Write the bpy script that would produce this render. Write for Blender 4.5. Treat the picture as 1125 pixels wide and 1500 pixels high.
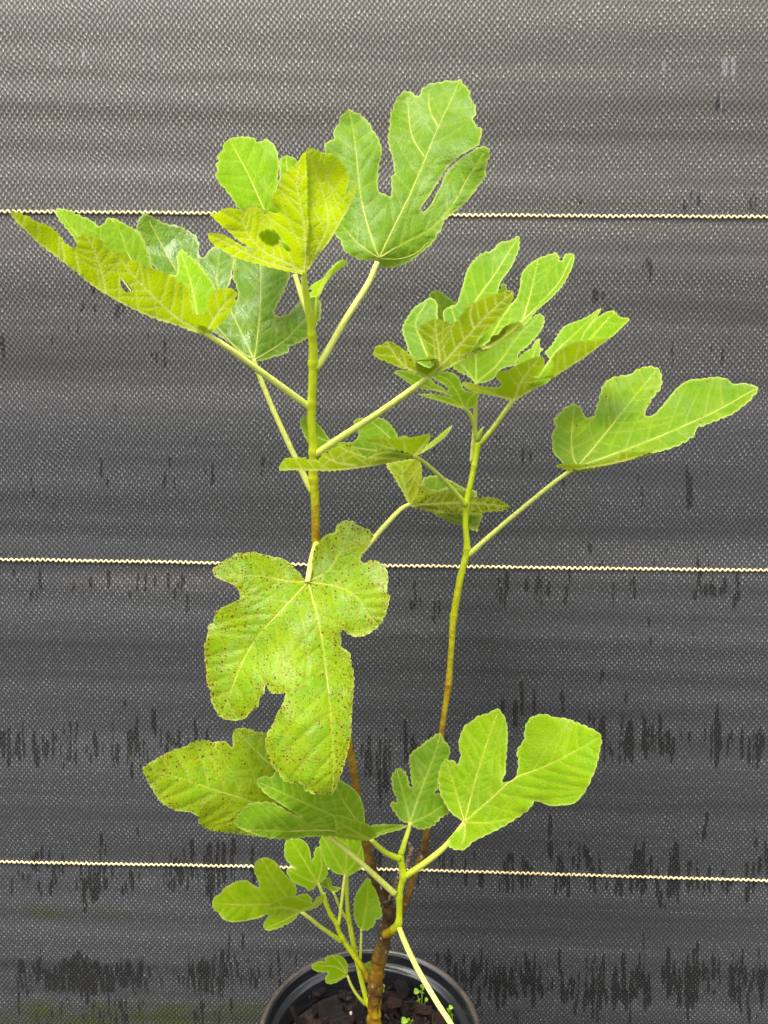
import bpy, bmesh, math, random
import numpy as np
from mathutils import Vector, Matrix, noise
from mathutils.geometry import delaunay_2d_cdt

# ------------------------------------------------------------------ camera, sky, light, exposure
scene = bpy.context.scene
for o in list(bpy.data.objects):
    bpy.data.objects.remove(o)
COL = scene.collection
H = 0.665                     # camera height above the ground (m)
WALL = 0.684                  # distance from the camera to the cloth wall (m)
FPX = 1127.0                  # focal length in photo pixels (photo 1125 x 1500)
PITCH, YAW, ROLL = math.radians(9.335), math.radians(-1.225), math.radians(0.589)
cp, sp, cy, sy = math.cos(PITCH), math.sin(PITCH), math.cos(YAW), math.sin(YAW)
FWD = np.array([sy*cp, cy*cp, -sp])
RI = np.array([cy, -sy, 0.0])
UP = np.cross(RI, FWD)
RIGHT = RI*math.cos(ROLL) + UP*math.sin(ROLL)
UP = UP*math.cos(ROLL) - RI*math.sin(ROLL)
CAM = np.array([0.0, 0.0, H])
cam = bpy.data.cameras.new('camera')
cam.sensor_fit = 'VERTICAL'
cam.sensor_height = 36.0
cam.lens = 36.0*FPX/1500.0
cam.clip_start = 0.01
cam.clip_end = 200.0
camo = bpy.data.objects.new('camera', cam)
COL.objects.link(camo)
camo.matrix_world = Matrix(((RIGHT[0], UP[0], -FWD[0], CAM[0]), (RIGHT[1], UP[1], -FWD[1], CAM[1]),
                            (RIGHT[2], UP[2], -FWD[2], CAM[2]), (0, 0, 0, 1)))
scene.camera = camo
SUN_EL, SUN_AZ = math.radians(64), math.radians(208)     # high, behind the photographer, veiled by cloud
world = bpy.data.worlds.new('World')
scene.world = world
world.use_nodes = True
wn = world.node_tree
wn.nodes.clear()
sky = wn.nodes.new('ShaderNodeTexSky')
sky.sky_type = 'NISHITA'
sky.sun_disc = False
sky.sun_elevation = SUN_EL
sky.sun_rotation = SUN_AZ
sky.air_density = 1.0
sky.dust_density = 6.0
sky.ozone_density = 0.4
hs = wn.nodes.new('ShaderNodeHueSaturation')
hs.inputs['Saturation'].default_value = 0.22             # overcast: almost white sky
bg = wn.nodes.new('ShaderNodeBackground')
bg.inputs['Strength'].default_value = 0.15
wo = wn.nodes.new('ShaderNodeOutputWorld')
wn.links.new(sky.outputs[0], hs.inputs['Color'])
wn.links.new(hs.outputs[0], bg.inputs['Color'])
wn.links.new(bg.outputs[0], wo.inputs['Surface'])
sl = bpy.data.lights.new('sun', 'SUN')
sl.energy = 1.35
sl.angle = math.radians(18)
sl.color = (1.0, 0.97, 0.92)
so = bpy.data.objects.new('sun', sl)
COL.objects.link(so)
sd = Vector((math.sin(SUN_AZ)*math.cos(SUN_EL), math.cos(SUN_AZ)*math.cos(SUN_EL), math.sin(SUN_EL)))
so.rotation_euler = sd.to_track_quat('Z', 'Y').to_euler()
so.location = (0, -1, 3)
scene.view_settings.view_transform = 'Standard'
scene.view_settings.look = 'None'
scene.view_settings.exposure = 1.2
scene.view_settings.gamma = 1.0
scene.view_settings.use_curve_mapping = False

# ------------------------------------------------------------------ helpers
rng = np.random.default_rng(7)
random.seed(7)

def world_at(x, y, Y):
    """points seen at photo pixel (x, y), Y metres in front of the photographer"""
    x = np.asarray(x, float); y = np.asarray(y, float); Y = np.asarray(Y, float)
    d = FWD + ((x-562.5)/FPX)[..., None]*RIGHT - ((y-750)/FPX)[..., None]*UP
    return CAM + d*(Y/d[..., 1])[..., None]

def to_px(P):
    q = P - CAM
    z = q@FWD
    return 562.5+FPX*(q@RIGHT)/z, 750-FPX*(q@UP)/z

def link(name, me, parent=None, mat=None):
    o = bpy.data.objects.new(name, me)
    COL.objects.link(o)
    if parent is not None:
        o.parent = parent
        o.matrix_parent_inverse = Matrix.Translation(-parent.location) if parent.parent is None else Matrix.Identity(4)
    if mat is not None and me is not None:
        if not me.materials:
            me.materials.append(mat)
    return o

def mesh_from(name, verts, faces, smooth=True, attrs=None):
    me = bpy.data.meshes.new(name)
    me.from_pydata([tuple(map(float, v)) for v in verts], [], [tuple(int(i) for i in f) for f in faces])
    if attrs:
        for k, v in attrs.items():
            v = np.asarray(v, np.float32)
            if v.ndim == 1:
                a = me.attributes.new(k, 'FLOAT', 'POINT'); a.data.foreach_set('value', v)
            else:
                a = me.attributes.new(k, 'FLOAT_VECTOR', 'POINT'); a.data.foreach_set('vector', v.ravel())
    if smooth:
        me.polygons.foreach_set('use_smooth', np.ones(len(me.polygons), bool))
    me.update()
    return me

def tag(o, label, cat, group=None, kind=None):
    if label: o['label'] = label
    if cat: o['category'] = cat
    if group: o['group'] = group
    if kind: o['kind'] = kind
    return o

def vn(x, y, z):
    """smooth value noise in about -1..1 for arrays"""
    x, y, z = np.broadcast_arrays(np.asarray(x, float), np.asarray(y, float), np.asarray(z, float))
    i, j, k = np.floor(x).astype(np.int64), np.floor(y).astype(np.int64), np.floor(z).astype(np.int64)
    u, v, w = x-i, y-j, z-k
    u, v, w = (t*t*(3-2*t) for t in (u, v, w))
    def hsh(a, b, c):
        h = (a*374761393+b*668265263+c*2147483647+1013904223) & 0xffffffff
        h = ((h ^ (h >> 13))*1274126177) & 0xffffffff
        h = ((h ^ (h >> 15))*2246822519) & 0xffffffff
        return ((h ^ (h >> 16)) & 0xffff)/32767.5-1
    r = 0
    for a in (0, 1):
        for b in (0, 1):
            for c in (0, 1):
                r = r+hsh(i+a, j+b, k+c)*(u if a else 1-u)*(v if b else 1-v)*(w if c else 1-w)
    return r

def crspline(P, step, closed=False):
    """centripetal Catmull-Rom through the rows of P (any dimension), resampled about every `step` px in the first two columns"""
    P = np.asarray(P, float)
    n = len(P)
    out = []
    rngi = range(n) if closed else range(n-1)
    for i in rngi:
        if closed:
            p0, p1, p2, p3 = P[(i-1) % n], P[i], P[(i+1) % n], P[(i+2) % n]
        else:
            p1, p2 = P[i], P[i+1]
            p0 = P[i-1] if i > 0 else 2*p1-p2
            p3 = P[i+2] if i+2 < n else 2*p2-p1
        d = lambda a, b: max(np.linalg.norm((b-a)[:2])**0.5, 1e-3)
        t0 = 0; t1 = t0+d(p0, p1); t2 = t1+d(p1, p2); t3 = t2+d(p2, p3)
        m = max(1, int(round(np.linalg.norm((p2-p1)[:2])/step)))
        for t in t1+(t2-t1)*np.arange(m)/m:
            A1 = (t1-t)/(t1-t0)*p0+(t-t0)/(t1-t0)*p1
            A2 = (t2-t)/(t2-t1)*p1+(t-t1)/(t2-t1)*p2
            A3 = (t3-t)/(t3-t2)*p2+(t-t2)/(t3-t2)*p3
            B1 = (t2-t)/(t2-t0)*A1+(t-t0)/(t2-t0)*A2
            B2 = (t3-t)/(t3-t1)*A2+(t-t1)/(t3-t1)*A3
            out.append((t2-t)/(t2-t1)*B1+(t-t1)/(t2-t1)*B2)
    if not closed:
        out.append(P[-1])
    return np.array(out)

def tube(path, rad, sides=10, attrs=None, caps=True, lump=0.0):
    """path (n,3), rad (n,), returns verts, faces, per-vertex ring index"""
    path = np.asarray(path, float); n = len(path)
    T = np.gradient(path, axis=0); T /= np.linalg.norm(T, axis=1)[:, None]
    ref = np.array([0.0, -1.0, 0.15])
    F = []
    u = np.cross(T, ref); u /= np.linalg.norm(u, axis=1)[:, None]; w = np.cross(u, T)
    a = 2*math.pi*np.arange(sides)/sides
    r = np.repeat(np.asarray(rad, float)[:, None], sides, 1)
    if lump:
        q = path*260
        r = r*(1+lump*1.3*vn(q[:, :1]+2*np.cos(a), q[:, 1:2]+2*np.sin(a), np.repeat(q[:, 2:], sides, 1)))
    V = (path[:, None]+r[..., None]*(np.cos(a)[None, :, None]*u[:, None]+np.sin(a)[None, :, None]*w[:, None])).reshape(-1, 3)
    idx = np.repeat(np.arange(n), sides)
    for i in range(n-1):
        for k in range(sides):
            a = i*sides+k; b = i*sides+(k+1) % sides
            F.append((a, b, b+sides, a+sides))
    if caps:
        F.append(tuple(range(sides-1, -1, -1)))
        F.append(tuple((n-1)*sides+k for k in range(sides)))
    return V, F, np.array(idx)

# ------------------------------------------------------------------ node helpers
class NT:
    def __init__(self, name):
        self.m = bpy.data.materials.new(name); self.m.use_nodes = True
        self.t = self.m.node_tree; self.t.nodes.clear()
        self.out = self.t.nodes.new('ShaderNodeOutputMaterial')
    def n(self, kind, **kw):
        nd = self.t.nodes.new('ShaderNode'+kind)
        for k, v in kw.items(): setattr(nd, k, v)
        return nd
    def set(self, sock, v):
        if isinstance(v, bpy.types.NodeSocket): self.t.links.new(v, sock)
        elif v is not None: sock.default_value = v
    def math(self, op, a, b=None, c=None, clamp=False):
        nd = self.n('Math', operation=op, use_clamp=clamp)
        for i, v in enumerate((a, b, c)):
            if v is not None: self.set(nd.inputs[i], v)
        return nd.outputs[0]
    def mix(self, f, a, b, blend='MIX'):
        nd = self.n('Mix', data_type='RGBA', blend_type=blend)
        self.set(nd.inputs[0], f)
        for s, v in ((nd.inputs[6], a), (nd.inputs[7], b)):
            if isinstance(v, tuple) and len(v) == 3: v = v+(1,)
            self.set(s, v)
        return nd.outputs[2]
    def attr(self, name, vec=False):
        nd = self.n('Attribute', attribute_name=name)
        return nd.outputs['Vector'] if vec else nd.outputs['Fac']
    def smooth(self, v, lo, hi, a=0.0, b=1.0):
        nd = self.n('MapRange', interpolation_type='SMOOTHSTEP')
        self.set(nd.inputs[0], v); nd.inputs[1].default_value = lo; nd.inputs[2].default_value = hi
        nd.inputs[3].default_value = a; nd.inputs[4].default_value = b
        return nd.outputs[0]
    def noise(self, vec, scale, detail=3, rough=0.5, out=0):
        nd = self.n('TexNoise'); self.set(nd.inputs['Vector'], vec)
        nd.inputs['Scale'].default_value = scale; nd.inputs['Detail'].default_value = detail; nd.inputs['Roughness'].default_value = rough
        return nd.outputs[out]
    def voronoi(self, vec, scale, feature='F1', rand=1.0):
        nd = self.n('TexVoronoi', feature=feature); self.set(nd.inputs['Vector'], vec)
        nd.inputs['Scale'].default_value = scale; nd.inputs['Randomness'].default_value = rand
        return nd
    def mapping(self, vec, scale=(1, 1, 1), loc=(0, 0, 0)):
        nd = self.n('Mapping'); self.set(nd.inputs[0], vec)
        nd.inputs['Scale'].default_value = scale; nd.inputs['Location'].default_value = loc
        return nd.outputs[0]
    def bump(self, h, strength, dist, normal=None):
        nd = self.n('Bump'); self.set(nd.inputs['Height'], h)
        nd.inputs['Strength'].default_value = strength; nd.inputs['Distance'].default_value = dist
        if normal is not None: self.set(nd.inputs['Normal'], normal)
        return nd.outputs[0]
    def bsdf(self, col, rough, spec=0.5, normal=None):
        nd = self.n('BsdfPrincipled')
        if isinstance(col, tuple) and len(col) == 3: col = col+(1,)
        self.set(nd.inputs['Base Color'], col); self.set(nd.inputs['Roughness'], rough)
        self.set(nd.inputs['Specular IOR Level'], spec)
        if normal is not None: self.set(nd.inputs['Normal'], normal)
        return nd.outputs[0]
    def done(self, shader):
        self.t.links.new(shader, self.out.inputs['Surface']); return self.m

# ------------------------------------------------------------------ materials
def mat_cloth():
    t = NT('woven_cloth')
    pos = t.n('TexCoord').outputs['Object']
    sx = t.n('SeparateXYZ'); t.set(sx.inputs[0], pos)
    wob = t.noise(pos, 22, 4, 0.6)
    wob2 = t.math('MULTIPLY', t.math('SUBTRACT', wob, 0.5), 0.012)
    x = t.math('ADD', sx.outputs[0], wob2); z = t.math('ADD', sx.outputs[2], t.math('MULTIPLY', wob2, 0.7))
    su = t.math('SINE', t.math('MULTIPLY', x, math.pi/0.00225))
    sv = t.math('SINE', t.math('MULTIPLY', z, math.pi/0.00285))
    f = t.math('MULTIPLY', su, sv)
    # crown glints put into the colour along with dust, varied per tape
    cell = t.n('TexWhiteNoise', noise_dimensions='2D')
    cv = t.n('CombineXYZ')
    t.set(cv.inputs[0], t.math('FLOOR', t.math('DIVIDE', x, 0.00225))); t.set(cv.inputs[1], t.math('FLOOR', t.math('DIVIDE', z, 0.00285)))
    t.set(cell.inputs[0], cv.outputs[0])
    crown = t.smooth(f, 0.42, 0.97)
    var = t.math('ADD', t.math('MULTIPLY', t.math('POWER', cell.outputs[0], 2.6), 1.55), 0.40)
    bandn = t.noise(t.mapping(pos, (0.9, 1, 30)), 1.6, 4, 0.66)
    band = t.smooth(bandn, 0.32, 0.66, 0.22, 1.15)
    dust = t.attr('dust'); wet = t.attr('wet'); alg = t.attr('algae'); scuff = t.attr('scuff')
    # dark wet streaks: a smooth field broken into single warp tapes
    tape = t.n('TexWhiteNoise', noise_dimensions='2D')
    tv = t.n('CombineXYZ'); t.set(tv.inputs[0], t.math('FLOOR', t.math('DIVIDE', x, 0.00225))); t.set(tv.inputs[1], t.math('FLOOR', t.math('DIVIDE', z, 0.019)))
    t.set(tape.inputs[0], tv.outputs[0])
    sn = t.noise(t.mapping(pos, (150, 1, 50)), 1.0, 4, 0.66)
    w = t.smooth(t.math('ADD', wet, t.math('ADD', t.math('MULTIPLY', t.math('SUBTRACT', sn, 0.5), 0.70), t.math('MULTIPLY', t.math('SUBTRACT', tape.outputs[0], 0.5), 0.26))), 0.41, 0.56)
    blotch = t.noise(pos, 9, 5, 0.6)
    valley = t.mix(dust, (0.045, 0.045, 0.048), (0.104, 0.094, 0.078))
    hill = t.mix(dust, (0.195, 0.195, 0.203), (0.45, 0.41, 0.34))  # pale crown colour carries both dust and painted glints
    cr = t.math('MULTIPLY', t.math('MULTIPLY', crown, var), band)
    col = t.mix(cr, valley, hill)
    col = t.mix(t.math('MULTIPLY', t.smooth(blotch, 0.35, 0.7), 0.25), col, t.mix(0.5, col, (0.05, 0.048, 0.046)))
    an = t.smooth(t.math('ADD', alg, t.math('MULTIPLY', t.math('SUBTRACT', t.noise(t.mapping(pos, (24, 1, 60)), 1, 4, 0.6), 0.5), 0.9)), 0.30, 0.70, 0.0, 0.85)
    col = t.mix(an, col, t.mix(crown, (0.034, 0.042, 0.008), (0.080, 0.092, 0.022)))
    wn_ = t.math('MULTIPLY', w, 0.80)
    col = t.mix(wn_, col, t.mix(t.math('MULTIPLY', crown, var), (0.009, 0.009, 0.008), (0.060, 0.058, 0.052)))  # damp streaks, with glints painted on their tape crowns
    sc = t.smooth(t.math('ADD', scuff, t.math('MULTIPLY', t.math('SUBTRACT', sn, 0.5), 0.8)), 0.4, 0.7)
    col = t.mix(t.math('MULTIPLY', sc, t.math('ADD', t.math('MULTIPLY', crown, 0.5), 0.35)), col, (0.36, 0.34, 0.37))
    col = t.mix(t.smooth(bandn, 0.56, 0.30, 0.0, 0.42), col, t.mix(0.6, col, (0.012, 0.012, 0.013)))
    # warp ribs: fine vertical lines
    rib = t.math('ABSOLUTE', su)
    col = t.mix(t.math('MULTIPLY', t.smooth(rib, 0.45, 0.0), 0.45), col, t.mix(0.55, col, (0.008, 0.008, 0.008)))
    hgt = t.math('ADD', f, t.math('MULTIPLY', cell.outputs[0], 0.25))
    nrm = t.bump(hgt, 0.42, 0.0007)
    rough = t.math('SUBTRACT', 0.52, t.math('MULTIPLY', w, 0.14))
    return t.done(t.bsdf(col, rough, 0.42, nrm))

def mat_leaf():
    t = NT('fig_leaf')
    lp = t.attr('lp', True)
    hue, rust, vein, edge, yel, sheen = (t.attr(k) for k in ('hue', 'rust', 'vein', 'edge', 'yel', 'sheen'))
    back = t.n('NewGeometry').outputs['Backfacing']
    n1 = t.noise(lp, 2.2, 4, 0.6); n2 = t.noise(lp, 9, 4, 0.6)
    top = t.mix(hue, (0.095, 0.225, 0.022), (0.235, 0.475, 0.002))
    top = t.mix(t.smooth(n1, 0.3, 0.75, 0, 0.45), top, t.mix(0.5, top, (0.30, 0.46, 0.004)))
    top = t.mix(t.smooth(n2, 0.42, 0.72, 0, 0.50), top, t.mix(hue, (0.045, 0.15, 0.008), (0.20, 0.40, 0.003)))
    under = t.mix(hue, (0.105, 0.185, 0.008), (0.30, 0.54, 0.005))
    under = t.mix(t.smooth(n1, 0.3, 0.7, 0, 0.3), under, (0.27, 0.33, 0.008))
    col = t.mix(back, top, under)
    col = t.mix(t.math('MULTIPLY', yel, t.smooth(n1, 0.3, 0.65)), col, (0.50, 0.47, 0.006))
    # reticulate small veins
    vo = t.voronoi(lp, 17, 'DISTANCE_TO_EDGE')
    net = t.smooth(vo.outputs[0], 0.14, 0.0)
    vo2 = t.voronoi(lp, 52, 'DISTANCE_TO_EDGE')
    net2 = t.smooth(vo2.outputs[0], 0.25, 0.0)
    col = t.mix(t.math('MULTIPLY', net, 0.20), col, t.mix(0.6, col, (0.42, 0.52, 0.03)))
    col = t.mix(t.math('MULTIPLY', net2, 0.12), col, t.mix(0.6, col, (0.38, 0.48, 0.02)))
    pale = t.mix(hue, (0.46, 0.54, 0.10), (0.56, 0.62, 0.05))
    col = t.mix(t.math('MULTIPLY', vein, 0.85), col, pale)
    col = t.mix(t.math('MULTIPLY', edge, 0.75), col, (0.60, 0.66, 0.16))
    # rust flecks
    rv = t.voronoi(t.mapping(lp, (1, 1, 1), (3.1, 1.7, 0)), 21)
    rs = t.n('SeparateColor'); t.set(rs.inputs[0], rv.outputs['Color'])
    rn = t.noise(lp, 4.5, 3, 0.6)
    dens = t.math('ADD', rust, t.math('MULTIPLY', t.math('SUBTRACT', rn, 0.5), t.math('MULTIPLY', t.smooth(rust, 0.0, 0.1), 1.7)))
    has = t.math('LESS_THAN', rs.outputs[0], dens)
    fleck = t.math('MULTIPLY', has, t.smooth(t.math('ADD', rv.outputs['Distance'], t.math('ADD', t.math('MULTIPLY', t.noise(lp, 45, 3), 0.55), t.math('MULTIPLY', rs.outputs[1], 0.28))), 0.70, 0.54))
    halo = t.math('MULTIPLY', has, t.smooth(rv.outputs['Distance'], 0.75, 0.2, 0, 0.5))
    rv2 = t.voronoi(t.mapping(lp, (1, 1, 1), (7.7, 2.3, 0)), 44)
    rs2 = t.n('SeparateColor'); t.set(rs2.inputs[0], rv2.outputs['Color'])
    fleck2 = t.math('MULTIPLY', t.math('LESS_THAN', rs2.outputs[0], t.math('MULTIPLY', dens, 0.8)), t.smooth(rv2.outputs['Distance'], 0.45, 0.25))
    col = t.mix(halo, col, (0.36, 0.30, 0.01))
    col = t.mix(t.math('MULTIPLY', t.math('MAXIMUM', fleck, fleck2), 0.92), col, (0.105, 0.018, 0.006))
    h = t.math('ADD', t.math('MULTIPLY', vo.outputs[0], 1.3), t.math('ADD', t.math('MULTIPLY', vo2.outputs[0], 0.45), t.math('MULTIPLY', n2, 0.35)))
    h = t.math('ADD', h, t.math('MULTIPLY', t.noise(lp, 70, 2), 0.12))
    nrm = t.bump(h, 0.36, 0.0009)
    rough = t.math('ADD', t.math('MULTIPLY', back, 0.18), t.math('SUBTRACT', t.math('ADD', 0.52, t.math('MULTIPLY', n2, 0.12)), t.math('MULTIPLY', sheen, 0.27)))
    spec = t.math('ADD', 0.07, t.math('MULTIPLY', sheen, t.smooth(t.noise(lp, 2.6, 3, 0.6), 0.40, 0.66, 0.04, 0.70)))
    p = t.bsdf(col, rough, spec, nrm)
    tr = t.n('BsdfTranslucent')
    trc = t.mix(t.math('SUBTRACT', 0.6, t.math('MULTIPLY', t.math('MAXIMUM', fleck, vein), 0.5)), col, t.mix(hue, (0.30, 0.44, 0.006), (0.78, 0.92, 0.004)))
    t.set(tr.inputs[0], t.mix(t.math('MULTIPLY', vein, 0.7), trc, (0.95, 0.95, 0.28)))
    t.set(tr.inputs['Normal'], nrm)
    ms = t.n('MixShader'); ms.inputs[0].default_value = 0.44
    t.t.links.new(p, ms.inputs[1]); t.t.links.new(tr.outputs[0], ms.inputs[2])
    return t.done(ms.outputs[0])

def mat_vein():
    t = NT('leaf_vein')
    hue = t.attr('hue')
    n = t.noise(t.n('TexCoord').outputs['Object'], 300, 2)
    col = t.mix(hue, (0.60, 0.66, 0.20), (0.74, 0.76, 0.16))
    col = t.mix(t.math('MULTIPLY', n, 0.2), col, (0.30, 0.38, 0.03))
    p = t.bsdf(col, 0.5, 0.3)
    tr = t.n('BsdfTranslucent'); t.set(tr.inputs[0], t.mix(0.6, col, (0.90, 0.92, 0.16)))
    ms = t.n('MixShader'); ms.inputs[0].default_value = 0.5
    t.t.links.new(p, ms.inputs[1]); t.t.links.new(tr.outputs[0], ms.inputs[2])
    return t.done(ms.outputs[0])

def mat_stem():
    t = NT('fig_stem')
    age = t.attr('age')
    pos = t.n('TexCoord').outputs['Object']
    n = t.noise(pos, 120, 4, 0.6)
    n3 = t.noise(t.mapping(pos, (1, 1, 0.25)), 420, 3, 0.6)
    a = t.math('ADD', age, t.math('MULTIPLY', t.math('SUBTRACT', n, 0.5), t.math('MULTIPLY', t.smooth(age, 0.15, 0.5), 0.55)))
    r = t.n('ValToRGB'); t.set(r.inputs[0], a)
    cr = r.color_ramp
    cr.elements[0].position = 0.0; cr.elements[0].color = (0.70, 0.74, 0.17, 1)
    cr.elements[1].position = 0.25; cr.elements[1].color = (0.47, 0.58, 0.008, 1)
    for p_, c_ in ((0.5, (0.43, 0.39, 0.006, 1)), (0.7, (0.27, 0.140, 0.008, 1)), (0.85, (0.11, 0.058, 0.012, 1)), (1.0, (0.045, 0.022, 0.012, 1))):
        e = cr.elements.new(p_); e.color = c_
    # lenticels on the older wood
    v = t.voronoi(t.mapping(pos, (1, 1, 0.55)), 330)
    vs = t.n('SeparateColor'); t.set(vs.inputs[0], v.outputs['Color'])
    sp_ = t.math('MULTIPLY', t.math('LESS_THAN', vs.outputs[0], 0.22), t.smooth(v.outputs['Distance'], 0.4, 0.2))
    col = t.mix(t.math('MULTIPLY', sp_, t.smooth(age, 0.35, 0.7, 0, 0.55)), r.outputs[0], (0.10, 0.055, 0.02))
    fl = t.math('MULTIPLY', t.math('GREATER_THAN', vs.outputs[0], 0.94), t.smooth(v.outputs['Distance'], 0.42, 0.25))
    col = t.mix(t.math('MULTIPLY', fl, t.smooth(age, 0.55, 0.9, 0, 0.8)), col, (0.5, 0.46, 0.40))
    nrm = t.bump(t.math('MULTIPLY', t.math('ADD', n3, t.math('ADD', t.math('MULTIPLY', n, 1.4), t.math('MULTIPLY', v.outputs['Distance'], -0.8))), t.smooth(age, 0.2, 0.8, 0.5, 1.6)), 0.45, 0.0014)
    rough = t.math('SUBTRACT', 0.36, t.math('MULTIPLY', t.smooth(age, 0.5, 0.9), 0.14))
    return t.done(t.bsdf(col, rough, 0.5, nrm))

def mat_simple(name, col, col2, scale, rough, spec=0.5, bump=0.0, bdist=0.001, nscale=None):
    t = NT(name)
    pos = t.n('TexCoord').outputs['Object']
    n = t.noise(pos, scale, 5, 0.62)
    c = t.mix(t.smooth(n, 0.35, 0.68), col, col2)
    nrm = t.bump(t.noise(pos, nscale or scale*2, 4, 0.6), bump, bdist) if bump else None
    return t.done(t.bsdf(c, rough, spec, nrm))

def mat_pot():
    t = NT('black_pot_plastic')
    pos = t.n('TexCoord').outputs['Object']
    dust = t.attr('dust')
    n = t.noise(pos, 45, 5, 0.65); n2 = t.noise(t.mapping(pos, (1, 1, 3)), 260, 4, 0.6)
    d = t.math('MULTIPLY', dust, t.smooth(n, 0.3, 0.6, 0.45, 1.0))
    col = t.mix(d, (0.012, 0.014, 0.018), (0.085, 0.066, 0.048))
    col = t.mix(t.smooth(n2, 0.62, 0.78, 0, 0.4), col, (0.06, 0.055, 0.05))
    rough = t.math('ADD', 0.05, t.math('ADD', t.math('MULTIPLY', d, 0.22), t.math('MULTIPLY', n2, 0.12)))
    nrm = t.bump(t.math('ADD', n, n2), 0.12, 0.0006)
    return t.done(t.bsdf(col, rough, 1.0, nrm))

def mat_chip():
    t = NT('bark_chip')
    pos = t.n('TexCoord').outputs['Object']
    oi = t.n('ObjectInfo').outputs['Random']
    r = t.n('ValToRGB'); t.set(r.inputs[0], oi)
    cr = r.color_ramp
    cr.elements[0].position = 0.0; cr.elements[0].color = (0.030, 0.020, 0.018, 1)
    cr.elements[1].position = 1.0; cr.elements[1].color = (0.22, 0.085, 0.040, 1)
    for p_, c_ in ((0.45, (0.050, 0.034, 0.030, 1)), (0.72, (0.080, 0.050, 0.040, 1)), (0.90, (0.14, 0.068, 0.042, 1))):
        e = cr.elements.new(p_); e.color = c_
    n = t.noise(t.mapping(pos, (1, 3.5, 3.5)), 2.6, 6, 0.68)
    col = t.mix(t.smooth(n, 0.4, 0.7), r.outputs[0], t.mix(0.5, r.outputs[0], (0.10, 0.078, 0.070)))
    nrm = t.bump(n, 1.0, 0.22)
    return t.done(t.bsdf(col, t.math('ADD', 0.26, t.math('MULTIPLY', n, 0.35)), 0.5, nrm))

M_CLOTH, M_LEAF, M_VEIN, M_STEM, M_POT, M_CHIP = mat_cloth(), mat_leaf(), mat_vein(), mat_stem(), mat_pot(), mat_chip()
M_YARN = mat_simple('cream_yarn', (0.84, 0.73, 0.40), (0.58, 0.47, 0.24), 150, 0.55, 0.3, 0.4, 0.0008, 900)
M_SOIL = mat_simple('potting_soil', (0.016, 0.010, 0.009), (0.060, 0.036, 0.026), 160, 0.5, 0.3, 1.0, 0.004, 220)
M_STUB = mat_simple('dead_wood', (0.030, 0.014, 0.010), (0.42, 0.29, 0.19), 330, 0.6, 0.4, 0.8, 0.002, 300)
M_SEED = mat_simple('seedling_green', (0.20, 0.36, 0.012), (0.30, 0.46, 0.02), 300, 0.45, 0.4)
M_PERL = mat_simple('pale_pebble', (0.75, 0.70, 0.58), (0.55, 0.48, 0.34), 400, 0.6, 0.4)
M_BUD = mat_simple('bud_green', (0.30, 0.42, 0.04), (0.42, 0.46, 0.12), 300, 0.45, 0.4)

# ------------------------------------------------------------------ ground and cloth wall
gv = [(-6, -6, 0), (6, -6, 0), (6, WALL+0.02, 0), (-6, WALL+0.02, 0)]
me = mesh_from('ground', gv, [(0, 1, 2, 3)], False)
me.materials.append(mat_simple('ground_soil', (0.030, 0.030, 0.028), (0.050, 0.048, 0.042), 18, 0.8, 0.3, 0.5, 0.004, 90))
g = link('ground', me)
tag(g, 'dark ground below the flower pot', None, kind='structure')

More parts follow.
